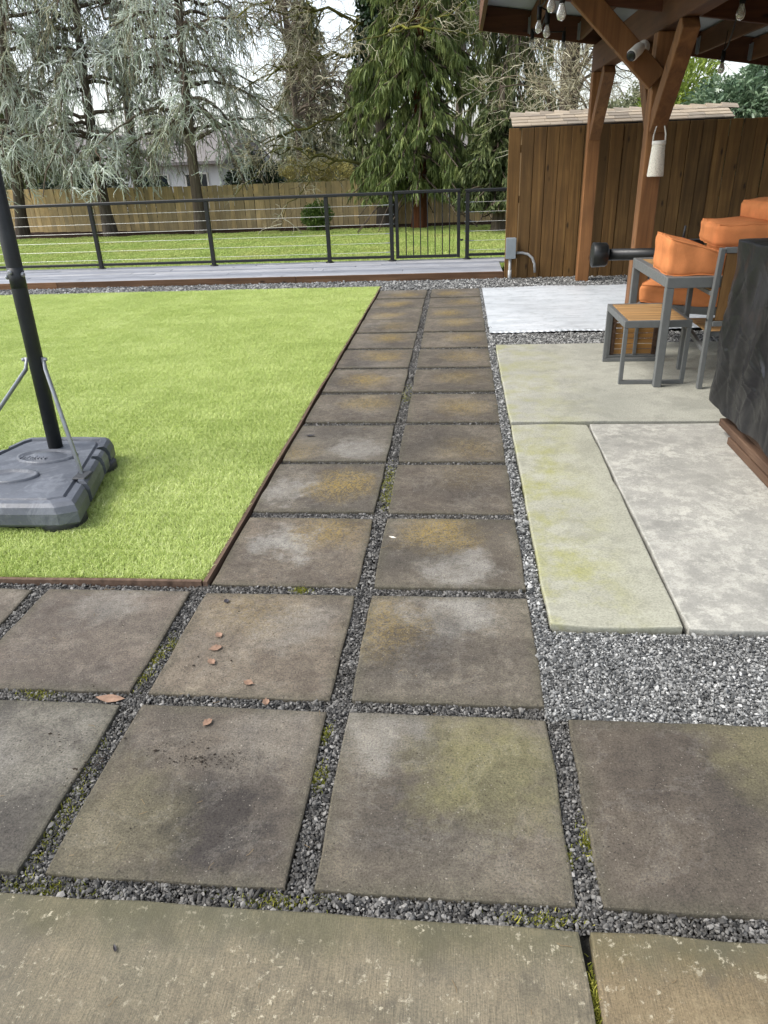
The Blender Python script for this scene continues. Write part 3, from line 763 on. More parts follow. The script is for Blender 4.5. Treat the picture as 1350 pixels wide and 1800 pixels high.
shed = thing('garden_shed', 'small shed with pale shingled roof behind the plank fence', 'shed', (2.0, 11.0, -.1))
sx0, sx1, ey, ez, ry, rz = .80, 3.42, 10.53, 1.845, 10.965, 2.0
MB().box(sx0+.06, sx1-.06, 10.60, 11.35, -.1, 1.80).build('wall', MT['cedar_fence'], shed)
MB().add([(sx0+.06, 10.60, 1.80), (sx0+.06, 11.35, 1.80), (sx0+.06, ry, 1.955), (sx1-.06, 10.60, 1.80), (sx1-.06, 11.35, 1.80), (sx1-.06, ry, 1.955)], [(0, 2, 1), (3, 4, 5), (0, 1, 4, 3), (0, 3, 5, 2), (1, 2, 5, 4)]).build('gable', MT['cedar_fence'], shed)
roof = MB()
for sgn in (1, -1):
    y_e = ey if sgn > 0 else 2*ry-ey
    roof.add([(sx0-.1, y_e, ez-.012), (sx1, y_e, ez-.012), (sx1, ry, rz-.012), (sx0-.1, ry, rz-.012), (sx0-.1, y_e, ez), (sx1, y_e, ez), (sx1, ry, rz), (sx0-.1, ry, rz)],
             [(0, 3, 2, 1), (4, 5, 6, 7), (0, 1, 5, 4), (0, 4, 7, 3), (1, 2, 6, 5)])
rf_o = roof.build('roof', MT['blackpole'], shed); reg(rf_o); PINV[rf_o.name] = Matrix.Identity(4)
sh = random.Random(6)
for cidx in range(4):
    t0 = cidx/4; xx = sx0-.115
    while xx < sx1-.05:
        wv = sh.uniform(.17, .26); xb = min(xx+wv, sx1+.01)
        y0 = ey-.012+(ry-ey)*t0; z0 = ez+(rz-ez)*t0+.016; y1 = y0+(ry-ey)*.31; z1 = ez+(rz-ez)*(t0+.31)+.006
        MB().add([(xx, y0, z0), (xb-.004, y0, z0), (xb-.004, y1, z1), (xx, y1, z1), (xx, y0, z0-.012), (xb-.004, y0, z0-.012), (xb-.004, y1, z1-.004), (xx, y1, z1-.004)],
                 [(0, 1, 2, 3), (0, 4, 5, 1), (1, 5, 6, 2), (0, 3, 7, 4), (2, 6, 7, 3), (4, 7, 6, 5)]).build('shingle', MT['shingle'], rf_o)
        xx = xb
xx = sx0-.12
while xx < sx1:
    MB().add([(xx, ry-.10, rz-.018), (xx+.205, ry-.10, rz-.034), (xx+.205, ry, rz+.02), (xx, ry, rz+.04), (xx+.205, ry+.1, rz-.034), (xx, ry+.1, rz-.018), (xx, ry-.10, rz-.03), (xx, ry+.1, rz-.03)],
             [(0, 1, 2, 3), (3, 2, 4, 5), (0, 3, 5, 7, 6)]).build('ridge_shingle', MT['shingle'], rf_o)
    xx += .192

# electrical box on the plank fence
eb = thing('electrical_box', 'grey electrical box with conduits on the plank fence', 'electrical box', (.71, 10.4, 0))
MB().box(.652, .776, 10.335, 10.436, .265, .525, .006).build('housing', MT['boxgrey'], eb)
MB().box(.646, .782, 10.322, 10.334, .262, .53, .004).build('lid', MT['boxgrey'], eb)
MB().tube([(.714, 10.395, -.03), (.714, 10.395, .264)], .019, 10).tube([(.714, 10.395, -.03), (.714, 10.395, .11)], .025, 10).build('conduit', MT['pipe'], eb, True)
MB().tube([(.777, 10.395, .33), (.87, 10.395, .33), (.95, 10.395, .31), (1.01, 10.395, .26), (1.045, 10.395, .18), (1.055, 10.395, .07)], .017, 10).build('elbow_conduit', MT['pipe'], eb, True)

# ------------------------------------------------------------------ corrugated white sheet
sh_root = thing('corrugated_sheets', 'white corrugated plastic sheets lying flat on gravel', 'plastic sheet', (1.8, 8.2, -.01))
for si in range(4):
    x0 = .312+si*.66; n = 96; nyy = 30
    xs = np.linspace(x0, x0+.70, n); ys = np.linspace(6.955, 9.56, nyy)
    X, Y = np.meshgrid(xs, ys)
    Zc = .018+.004*si+.006*np.sin(Y*4.1+X*1.3)+.005*np.sin(X*5+Y*2.2)+.004*np.sin(Y*11+si)*np.exp(-(X-.312)*3)
    Yw = Y+np.where(Y < 6.96, -1, np.where(Y > 9.555, 1, 0))*(.007*np.cos((X-.312)*2*PI/.0555))
    V = np.stack([X, Yw, Zc], -1).reshape(-1, 3)
    idx = (np.arange(nyy-1)[:, None]*n+np.arange(n-1)[None]).ravel()
    F = np.stack([idx, idx+1, idx+n+1, idx+n], 1)
    # a second skin 3 mm lower closes the sheet
    V2 = V.copy(); V2[:, 2] -= .003
    F2 = (F+len(V))[:, ::-1]
    nv = len(V); b0 = np.arange(n-1); e1 = np.stack([b0, b0+nv, b0+1+nv, b0+1], 1); b1 = (nyy-1)*n+b0; e2 = np.stack([b1, b1+1, b1+1+nv, b1+nv], 1)
    link_mesh('sheet', np_mesh('sheet', np.concatenate([V, V2]), np.concatenate([F, F2, e1, e2])), MT['sheet'], sh_root, True)

# ------------------------------------------------------------------ pergola
pg = thing('pergola', 'brown timber pergola with metal roof, posts and knee braces', 'pergola', (1.64, 7, -.03))
PXc, PWd = 1.642, .15
def rz_(x): return 3.13-.152*(x-.23)          # roof plane
BZ0, BZ1 = 2.37, 2.645
POSTS = (10.075, 7.0, 3.2)
for y in POSTS:
    MB().box(PXc-PWd/2, PXc+PWd/2, y-PWd/2, y+PWd/2, -.06, BZ0-.001, .006).build('post', MT['beam'], pg)
MB().box(PXc-.072, PXc+.072, 2.9, 10.17, BZ0, BZ1, .006).build('beam', MT['beam_y'], pg)
XR = 5.6
for y in POSTS: MB().box(XR-.24-PWd/2, XR-.24+PWd/2, y-PWd/2, y+PWd/2, -.06, 2.0, .006).build('post', MT['beam'], pg)
MB().box(XR-.31, XR-.17, 2.9, 10.17, 2.0, rz_(XR-.17)-.24, .006).build('beam', MT['beam_y'], pg)
for y in POSTS:                                # knee braces
    for sgn in (1, -1):
        y1 = y+sgn*.70
        if y1 > 10.17: continue
        MB().bar((PXc, y+sgn*.05, 1.70), (PXc, y1, BZ0-.02), .125, .14, .005).build('knee_brace', MT['beam'], pg)
for y in (7.0, 3.2):
    MB().bar((PXc-.05, y-.079, 2.03), (.86, y-.079, 2.72), .165, .085, .005, (0, 1, 0)).build('knee_brace', MT['beam'], pg)
    MB().bar((.30, y-.085, 2.77), (XR-.3, y-.085, rz_(XR-.3)-.33), .045, .18, .005).build('cross_beam', MT['beam_x'], pg)
# rim boards following the roof slope
def slope_board(x0, x1, y0, y1, top, bot):
    return MB().add([(x0, y0, rz_(x0)-bot), (x1, y0, rz_(x1)-bot), (x1, y1, rz_(x1)-bot), (x0, y1, rz_(x0)-bot), (x0, y0, rz_(x0)-top), (x1, y0, rz_(x1)-top), (x1, y1, rz_(x1)-top), (x0, y1, rz_(x0)-top)],
                    [(0, 3, 2, 1), (4, 5, 6, 7), (0, 1, 5, 4), (1, 2, 6, 5), (2, 3, 7, 6), (3, 0, 4, 7)])
slope_board(.232, XR, 10.18, 10.22, .012, .262).build('rim_board', MT['beam_x'], pg)
slope_board(.232, XR, 2.88, 2.92, .012, .262).build('rim_board', MT['beam_x'], pg)
slope_board(.232, .272, 2.921, 10.179, .012, .262).build('rim_board', MT['beam_y'], pg)
slope_board(XR-.04, XR, 2.921, 10.179, .012, .262).build('rim_board', MT['beam_y'], pg)
for x in (.845, 1.42, 2.10, 2.79, 3.39, 4.0, 4.6, 5.15):
    MB().box(x-.02, x+.02, 2.925, 10.176, rz_(x)-.235, rz_(x)-.022, .003).build('joist', MT['beam_y'], pg)
    MB().box(x-.026, x-.0205, 10.10, 10.1785, rz_(x)-.24, rz_(x)-.06).box(x-.045, x-.026, 10.172, 10.1788, rz_(x)-.23, rz_(x)-.07).build('joist_hanger', MT['steel'], pg)
# corrugated metal roof: ribs run down the slope
ny = 400; ys = np.linspace(2.80, 10.27, ny); hh = .010*np.clip(np.cos((ys)*2*PI/.076)*1.6, -1, 1)
V = []
for x in (.205, XR+.06):
    V.append(np.column_stack([np.full(ny, x), ys, rz_(x)+.006+hh]))
for x in (.205, XR+.06):
    V.append(np.column_stack([np.full(ny, x), ys, rz_(x)+.004+hh]))
i = np.arange(ny-1)
F = np.concatenate([np.stack([i, i+1, i+1+ny, i+ny], 1), np.stack([i+2*ny, i+3*ny, i+1+3*ny, i+1+2*ny], 1)])
link_mesh('metal_roof', np_mesh('metal_roof', np.concatenate(V), F), MT['roofmetal'], pg, True)

# string lights
sl = thing('string_lights', 'black string lights with clear bulbs hanging under pergola roof', 'string lights', (.9, 7, 2.6))
BUL = [(.649, 5.6, 2.331), (.644, 6.2, 2.463), (.673, 7.4, 2.493), (.742, 7.4, 2.457), (.824, 9.8, 2.642), (1.154, 9.6, 2.576), (1.884, 6.0, 2.327), (2.565, 8.5, 2.209)]
order = [0, 1, 2, 3, 4, 5, 7, 6]
pts = []
for a, b in zip(order[:-1], order[1:]):
    p = Vector(BUL[a])+Vector((0, 0, .16)); q = Vector(BUL[b])+Vector((0, 0, .16))
    if a == 5: continue
    pts = [p.lerp(q, t/8)+Vector((0, 0, -.10*math.sin(PI*t/8)*(q-p).length/2.5+.0)) for t in range(9)]
    MB().tube(pts, .006, 6).build('cord', MT['cordblk'], sl)
for b in BUL:
    b = Vector(b); top = rz_(b.x)-.24
    m = MB().tube([b+Vector((0, 0, .16)), (b.x+.01, b.y, max(b.z+.2, min(top, b.z+.5)))], .004, 6); m.build('hanger', MT['cordblk'], sl)
    MB().lathe([(.012, .165), (.019, .16), (.021, .07), (.017, .06)], b, 12).build('socket', MT['cordblk'], sl, True)
    MB().lathe([(.014, .059), (.018, .045), (.03, .012), (.031, -.005), (.022, -.028), (.006, -.036)], b, 14).build('bulb', MT['bulb'], sl, True)

# security camera on the brace
sc = thing('security_camera', 'white security camera mounted on pergola brace', 'camera', (1.44, 6.85, 2.24))
Mr = Vector((-.55, -.62, -.42)).to_track_quat('Z', 'Y').to_matrix()
MB().lathe([(.018, -.07), (.04, -.055), (.044, -.03), (.044, .075), (.040, .085)], (1.395, 6.835, 2.235), 20, Mr).build('body', MT['white'], sc, True)
MB().lathe([(.039, .0851), (.039, .088), (.012, .0885)], (1.395, 6.835, 2.235), 20, Mr).build('lens', MT['black'], sc, True)
Mm = Vector((.05, -1, 0)).to_track_quat('Z', 'Y').to_matrix()
MB().lathe([(.05, 0), (.05, .012), (.02, .018), (.014, .05)], (1.455, 6.8965, 2.262), 18, Mm).build('mount', MT['white'], sc, True)

# hanging lantern on the nearer visible post
ln = thing('hanging_lantern', 'white perforated metal lantern hanging from pergola post', 'lantern', (1.655, 6.85, 1.33))
lx, ly = 1.652, 6.845
MB().lathe([(.064, 0), (.066, .006), (.052, .235), (.050, .24), (.046, .236), (.058, .01), (.056, .004)], (lx, ly, 1.325), 28).build('shade', MT['perf'], ln, True)
MB().lathe([(.053, .236), (.055, .245), (.055, .265), (.047, .27), (.046, .243), (.05, .238)], (lx, ly, 1.325), 28).build('collar', MT['white'], ln, True)
hp = [(lx-.05, ly, 1.575), (lx-.047, ly, 1.64), (lx-.03, ly+.01, 1.71), (lx, ly+.02, 1.745), (lx+.03, ly+.01, 1.71), (lx+.047, ly, 1.64), (lx+.05, ly, 1.575)]
MB().tube(hp, .006, 8).build('handle', MT['white'], ln, True)
MB().tube([(lx, 6.923, 1.737), (lx, ly+.01, 1.742)], .005, 8).build('nail', MT['black'], ln)

# ------------------------------------------------------------------ basketball stand
bs = thing('basketball_stand', 'portable basketball hoop stand with grey plastic base and black pole', 'basketball stand', (-2.25, 3.4, .02))
def base_outline(inset=0., notch=True):
    # clockwise half on the right, mirrored about x = 0 (local), y from front (-) to back (+)
    pts = [(0, -.47), (.16, -.475), (.40, -.47), (.485, -.43)]
    ys_ = [-.43, -.235, -.225, -.195, -.185, .115, .125, .155, .165, .265, .275, .305, .315, .43]
    tog = [0, 0, 1, 1, 0, 0, 1, 1, 0, 0, 1, 1, 0, 0]
    side = []
    for yv, tg in zip(ys_, tog):
        xx_ = .49-.215*(yv+.43)/.86-(.034 if (tg and notch) else 0); side.append((xx_, yv))
    pts += side[1:]
    pts += [(.245, .475), (.1, .485), (0, .485)]
    full = pts+[(-x_, y_) for x_, y_ in pts[-2:0:-1]]
    return [(x_*(1-inset/.42), y_*(1-inset/.48)) for x_, y_ in full]
BX, BY = -2.26, 3.30
levels = [(.012, .035), (0.0, .05), (0.0, .105), (.012, .135), (.03, .150), (.062, .153), (.070, .136), (.082, .136), (.092, .148), (.2, .148), (.40, .148)]
vs = []; n0 = None
for k, (ins, z) in enumerate(levels):
    ol = base_outline(ins, k < 5)
    n0 = len(ol)
    vs += [(BX+x_, BY+y_, z) for x_, y_ in ol]
fs = [(k*n0+i_, k*n0+(i_+1) % n0, (k+1)*n0+(i_+1) % n0, (k+1)*n0+i_) for k in range(len(levels)-1) for i_ in range(n0)]
fs.append(tuple((len(levels)-1)*n0+i_ for i_ in range(n0))); fs.append(tuple(range(n0))[::-1])
b_o = MB().add(vs, fs).build('base', MT['plastic'], bs)
bm = b_o.modifiers.new('bevel', 'BEVEL'); bm.width = .006; bm.segments = 3; bm.limit_method = 'ANGLE'; bm.angle_limit = math.radians(25)
for sx in (-1, 1):
    for (yy, rr) in ((-.36, .11), (.30, .09)):
        MB().lathe([(rr*.8, 0.004), (rr, .012), (rr, .05), (rr*.9, .060)], (BX+sx*(.36 if yy < 0 else .24), BY+yy, 0), 18).build('foot', MT['plastic_d'], bs, True)
MB().lathe([(.05, -.12), (.06, -.115), (.06, .115), (.05, .12)], (BX+.13, BY-.40, .064), 18, Vector((1, 0, 0)).to_track_quat('Z', 'Y').to_matrix()).build('wheel', MT['plastic_d'], bs, True)
# moulded ovals, filler cap and lettering
def oval(cx, cy, a, b, z, prof, name, mat):
    m = MB(); n = 36; vv = []
    for (s_, dz) in prof:
        for j in range(n):
            th = 2*PI*j/n; vv.append((cx+a*s_*math.cos(th)*(1+.12*math.sin(th)), cy+b*s_*math.sin(th), z+dz))
    k = len(prof)
    ff_ = [(i_*n+j, i_*n+(j+1) % n, (i_+1)*n+(j+1) % n, (i_+1)*n+j) for i_ in range(k-1) for j in range(n)]+[tuple((k-1)*n+j for j in range(n))]
    return m.add(vv, ff_).build(name, mat, bs, True)
oval(BX+.03, BY+.14, .17, .10, .148, [(1.0, -.001), (.97, .012), (.88, .013), (.80, .0015), (.62, .002), (.5, .014), (.2, .020)], 'moulded_oval', MT['plastic'])
oval(BX-.02, BY-.13, .15, .085, .148, [(1.0, -.001), (.97, .011), (.88, .012), (.80, .001), (.5, .0012)], 'moulded_oval', MT['plastic'])
MB().lathe([(.034, -.002), (.034, .010), (.028, .012), (.024, .004), (.003, .003)], (BX-.08, BY-.30, .148), 20).build('filler_cap', MT['plastic_d'], bs, True)
px0 = BX-.03
lm = MB()
for i_, hgt in enumerate((.035, .02, .03, .022, .035, .02, .026, .018)):
    lm.bar((px0-.06+.02*i_, BY+.085, .163), (px0-.055+.02*i_, BY+.085+hgt, .165), .006, .004, .001)
    lm.bar((px0-.06+.02*i_, BY+.085+hgt*.5, .164), (px0-.048+.02*i_, BY+.085+hgt*.55, .164), .005, .004, .001)
lm.build('moulded_lettering', MT['plastic'], bs)
MB().tube([(-2.262, 3.60, .10), (-2.235, 3.598, 1.06), (-2.19, 3.596, 2.7)], .039, 24).build('pole', MT['blackpole'], bs, True)
MB().tube([(-2.236, 3.598, 1.02), (-2.233, 3.598, 1.12)], .0393, 24).build('pole_collar', MT['blackpole'], bs, True)
for (dx, dy, z) in ((-.004, -.041, 1.10), (.040, -.012, 1.085), (-.040, -.012, 1.075)):
    MB().lathe([(.012, 0), (.013, .006), (.008, .012)], (-2.234+dx, 3.598+dy, z), 8, Vector((dx, dy, 0)).normalized().to_track_quat('Z', 'Y').to_matrix()).build('bolt', MT['steel'], bs)
for sx, q in ((1, (-1.898, 3.19, .13)), (-1, (-2.62, 3.19, .13))):
    MB().tube([(-2.249+sx*.047, 3.595, .66), (-2.249+sx*.055, 3.58, .60), q], .011, 10).build('strut', MT['steel'], bs, True)
    MB().box(q[0]-.035, q[0]+.035, q[1]-.05, q[1]+.05, .1445, .156, .004).build('strut_socket', MT['plastic_d'], bs)
    MB().lathe([(.010, 0), (.010, .012), (.005, .016)], (-2.249+sx*.056, 3.59, .65), 8, Vector((sx, 0, 0)).to_track_quat('Z', 'Y').to_matrix()).build('bolt', MT['steel'], bs)

# ------------------------------------------------------------------ patio furniture
SZ = .0185
st = thing('side_table', 'low side table with teak slat top and grey metal frame', 'side table', (1.39, 5.5, SZ))
x0, x1, y0, y1, zt = 1.163, 1.617, 5.168, 5.83, .468
fwid = .028
for y in (y0, y1-fwid):
    for x in (x0, x1-fwid): MB().box(x, x+fwid, y, y+fwid, SZ+.028, zt-.048, .002).build('leg', MT['frame'], st)
    MB().box(x0, x1, y, y+fwid, SZ, SZ+.027, .002).build('foot_rail', MT['frame'], st)
    MB().box(x0, x1, y-.001, y+fwid, zt-.047, zt, .002).build('top_rail', MT['frame'], st)
for x in (x0, x1-fwid): MB().box(x-.0005, x+fwid, y0+fwid+.0005, y1-fwid-.0015, zt-.047, zt, .002).build('top_rail', MT['frame'], st)
ns = 20
for i in range(ns):
    a = y0+.03+(y1-y0-.062)*i/ns; b = a+(y1-y0-.062)/ns-.009
    MB().box(x0+.03, x1-.03, a, b, zt-.016, zt+.002, .002).build('slat', MT['teak'], st)
tt = thing('tipped_side_table', 'side table tipped on its side showing teak slats', 'side table', (1.36, 5.95, SZ))
xa, xb, ya, zb = 1.205, 1.62, 5.90, .40
for x in (xa, xb-.026): MB().box(x, x+.026, ya, ya+.045, SZ+.028, zb, .002).build('frame_bar', MT['frame'], tt)
for z in (SZ, zb+.0005): MB().box(xa, xb, ya, ya+.045, z, z+.0275, .002).build('frame_bar', MT['frame'], tt)
for x in (xa+.0265, xb-.06): MB().box(x, x+.033, ya+.006, ya+.024, SZ+.03, zb-.002, .002).build('batten', MT['palletwood'], tt)
MB().box(xa+.21, xa+.235, ya+.002, ya+.024, SZ+.03, zb-.002, .002).build('batten', MT['frame'], tt)
for i in range(8):
    a = SZ+.03+.335*i/8
    MB().box(xa+.03, xb-.03, ya+.025, ya+.04, a+.002, a+.039, .002).build('slat', MT['teak_x'], tt)
MB().box(xb-.026, xb, ya+.0455, ya+.30, SZ, SZ+.026, .002).build('leg_frame', MT['frame'], tt)

tb = thing('dining_table', 'grey metal dining table with wood inset top', 'table', (1.85, 5.6, SZ))
x0, x1, y0, y1, zt = 1.389, 2.62, 5.085, 6.134, .766
for x in (x0, x1-.052):
    for y in (y0, y1-.052): MB().box(x, x+.052, y, y+.052, SZ, zt-.0705, .003).build('leg', MT['frame'], tb)
for y in (y0, y1-.052): MB().box(x0, x1, y, y+.052, zt-.07, zt, .004).build('apron', MT['frame'], tb)
for x in (x0, x1-.052): MB().box(x, x+.052, y0+.0525, y1-.0525, zt-.07, zt, .004).build('apron', MT['frame'], tb)
for i in range(9):
    a = y0+.056+(y1-y0-.112)*i/9
    MB().box(x0+.056, x1-.056, a, a+.096, zt-.02, zt-.004, .003).build('slat', MT['teak'], tb)

def cushion(name, sx, sy, sz, M, label, puff=.012, wedge=0., seed=0, group='orange patio cushions'):
    r = np.random.default_rng(seed); n = 13
    o = thing_mesh = None
    V = []; idx = {}; F = []
    g = np.linspace(-1, 1, n)
    def key(p): return tuple(np.round(p, 5))
    for ax in range(3):
        for sg in (-1, 1):
            grid = []
            for u in g:
                row = []
                for v_ in g:
                    p = np.zeros(3); p[ax] = sg; p[(ax+1) % 3] = u; p[(ax+2) % 3] = v_
                    kk = key(p)
                    if kk not in idx: idx[kk] = len(V); V.append(p)
                    row.append(idx[kk])
                grid.append(row)
            for i_ in range(n-1):
                for j_ in range(n-1):
                    q = (grid[i_][j_], grid[i_+1][j_], grid[i_+1][j_+1], grid[i_][j_+1])
                    F.append(q if sg > 0 else q[::-1])
    def deform(V):
        A = np.abs(V); P = V.copy()
        for ax in range(3):
            o1, o2 = (ax+1) % 3, (ax+2) % 3
            infl = (1-V[:, o1]**4)*(1-V[:, o2]**4)
            P[:, ax] += np.where(A[:, ax] > .99, np.sign(V[:, ax]), V[:, ax])*infl*puff/((sx, sy, sz)[ax])*2
        rr = np.sort(A, 1)
        P *= (1-.03*np.clip((rr[:, 0]-.7)/.3, 0, 1))[:, None]
        P = P*np.array([sx, sy, sz])/2
        if wedge: P[:, 2] = (P[:, 2]+sz/2)*(1-wedge*(P[:, 0]/sx+.5))-sz/2
        return P+.004*np.sin(P[:, [1, 2, 0]]*23+seed)+.0025*np.sin(P[:, [2, 0, 1]]*47+seed*2)
    P = deform(np.array(V))
    me = bpy.data.meshes.new(name); me.from_pydata(P.tolist(), [], F); me.update(); me.materials.append(MT['orange'])
    me.polygons.foreach_set('use_smooth', [True]*len(me.polygons))
    ob = bpy.data.objects.new(name, me); C.objects.link(ob); ob.matrix_world = M
    tag(ob, label, 'cushion', group)
    reg(ob); PINV[ob.name] = Matrix.Identity(4)
    g2_ = np.linspace(-1, 1, 14)[:-1]
    for zz_ in (-1., 1.):
        ring = np.array([(q, -1, zz_) for q in g2_]+[(1, q, zz_) for q in g2_]+[(-q, 1, zz_) for q in g2_]+[(-1, -q, zz_) for q in g2_])
        rp = deform(ring); rp = np.concatenate([rp, rp[:1]])
        pm = MB().tube([Vector(p) for p in rp], .0045, 6, False).mesh('piping'); pm.materials.append(MT['orange'])
        po = bpy.data.objects.new('piping', pm); C.objects.link(po); po.parent = ob
    return ob
def TM(x, y, z, rz=0, rx=0, ry_=0):
    return Matrix.Translation((x, y, z)) @ Matrix.Rotation(rz, 4, 'Z') @ Matrix.Rotation(rx, 4, 'X') @ Matrix.Rotation(ry_, 4, 'Y')
cushion('cushion', .37, .50, .235, TM(1.60, 5.42, .883, math.radians(-3)), 'orange wedge cushion lying on the near end of dining table', .006, .48, 1)
cushion('cushion', .50, .52, .125, TM(2.17, 5.80, .829, math.radians(4)), 'flat orange cushion at the bottom of the stack on table', .008, 0, 3)
cushion('cushion', .72, .58, .145, TM(2.20, 5.80, .966, math.radians(-5), 0, 0), 'wide orange cushion in the middle of the stack on table', .02, 0, 4)
cushion('cushion', .58, .52, .13, TM(2.44, 5.82, 1.106, math.radians(9), 0, 0), 'topmost orange cushion of the stack on table', .02, 0, 5)

# chair pulled up to the table, backrest towards the walkway
ch = thing('patio_chair', 'grey metal chair with teak slat back beside black cover', 'chair', (1.98, 5.3, SZ))
cx0, cx1 = 1.672, 2.26
for x in (cx0, cx1-.032):
    MB().bar((x+.016, 5.05, SZ), (x+.016, 5.06, .50), .032, .042, .003, (0, 1, 0)).bar((x+.016, 5.06, .48), (x+.016, 5.02, .95), .032, .042, .003, (0, 1, 0)).build('back_post', MT['frame'], ch)
    MB().bar((x+.016, 5.565, SZ), (x+.016, 5.56, .645), .032, .042, .003, (0, 1, 0)).build('leg', MT['frame'], ch)
    MB().box(x, x+.032, 5.06, 5.60, .6455, .675, .003).build('armrest', MT['frame'], ch)
    MB().box(x+.002, x+.03, 5.10, 5.58, .6755, .685, .003).build('arm_pad', MT['teak'], ch)
    MB().bar((x+.016, 5.085, .28), (x+.016, 5.54, .36), .028, .03, .003).build('side_brace', MT['frame'], ch)
MB().box(cx0+.0325, cx1-.0325, 5.005, 5.04, .92, .955, .003).build('back_rail', MT['frame'], ch)
MB().box(cx0+.0325, cx1-.0325, 5.035, 5.07, .45, .485, .003).build('back_rail', MT['frame'], ch)
MB().box(cx0+.0325, cx1-.0325, 5.075, 5.10, .375, .405, .003).build('seat_rail', MT['frame'], ch)
for i in range(5):
    xa_ = cx0+.05+i*.1
    MB().bar((xa_+.04, 5.052, .487), (xa_+.04, 5.024, .918), .084, .016, .002, (0, 1, 0)).build('back_slat', MT['teak_z'], ch)
for i in range(5):
    MB().box(cx0+.035, cx1-.035, 5.105+i*.09, 5.185+i*.09, .39, .406, .003).build('seat_slat', MT['teak'], ch)

# lounge chair behind the table
la = math.radians(-26)
LM = TM(1.93, 6.33, 0, la)
lc = thing('lounge_chair', 'grey framed lounge seat behind the dining table', 'lounge chair', (1.93, 6.33, SZ))
lc.rotation_euler.z = la; reg(lc)
def lbox(name, x0, x1, y0, y1, z0, z1, mat, c=.003):
    m = MB(); m.cbox((x1-x0)/2, (y1-y0)/2, (z1-z0)/2, c, LM @ Matrix.Translation(((x0+x1)/2, (y0+y1)/2, (z0+z1)/2)))
    return m.build(name, mat, lc)
for x in (-.36, .32):
    for y in (-.31, .27): lbox('leg', x, x+.04, y, y+.04, SZ, .34, MT['frame'])
lbox('seat_frame', -.36, .36, -.31, -.27, .3405, .40, MT['frame']); lbox('seat_frame', -.36, .36, .27, .31, .3405, .40, MT['frame'])
lbox('seat_frame', -.36, -.32, -.2695, .2695, .3405, .40, MT['frame']); lbox('seat_frame', .32, .36, -.2695, .2695, .3405, .40, MT['frame'])
for i in range(5): lbox('slat', -.315, .315, -.262+i*.105, -.168+i*.105, .38, .398, MT['teak'])
for y in (-.31, .27): lbox('back_post', .362, .402, y, y+.04, SZ, .86, MT['frame'])
lbox('back_rail', .362, .402, -.2695, .2695, .82, .86, MT['frame'])
cushion('cushion', .66, .62, .135, LM @ Matrix.Translation((-.02, 0, .472)), 'orange seat cushion on the lounge chair behind table', .012, 0, 2)

# black pole with flared collar laid across the lounge chair
bp_ = thing('umbrella_pole', 'black umbrella pole with flared collar lying across the lounge chair', 'pole', (1.7, 6.62, .72))
Mx = Vector((1, .02, -.012)).to_track_quat('Z', 'Y').to_matrix()
MB().lathe([(.048, 0), (.048, 1.25)], (1.26, 6.62, .735), 20, Mx).build('pole', MT['black'], bp_, True)
MB().lathe([(.098, -.13), (.102, -.127), (.098, -.02), (.085, -.004), (.0485, .004), (.0485, .006), (.03, -.02), (.085, -.035), (.092, -.128)], (1.28, 6.62, .735), 24, Mx).build('collar', MT['black'], bp_, True)
MB().box(1.93, 2.06, 6.57, 6.67, .770, .84, .008).build('crank_housing', MT['black'], bp_)
MB().tube([(1.885, 6.6, .78), (1.885, 6.6, .86)], .014, 10).tube([(1.885, 6.6, .86), (1.89, 6.6, .95)], .009, 10).build('crank_handle', MT['plastic_d'], bp_, True)

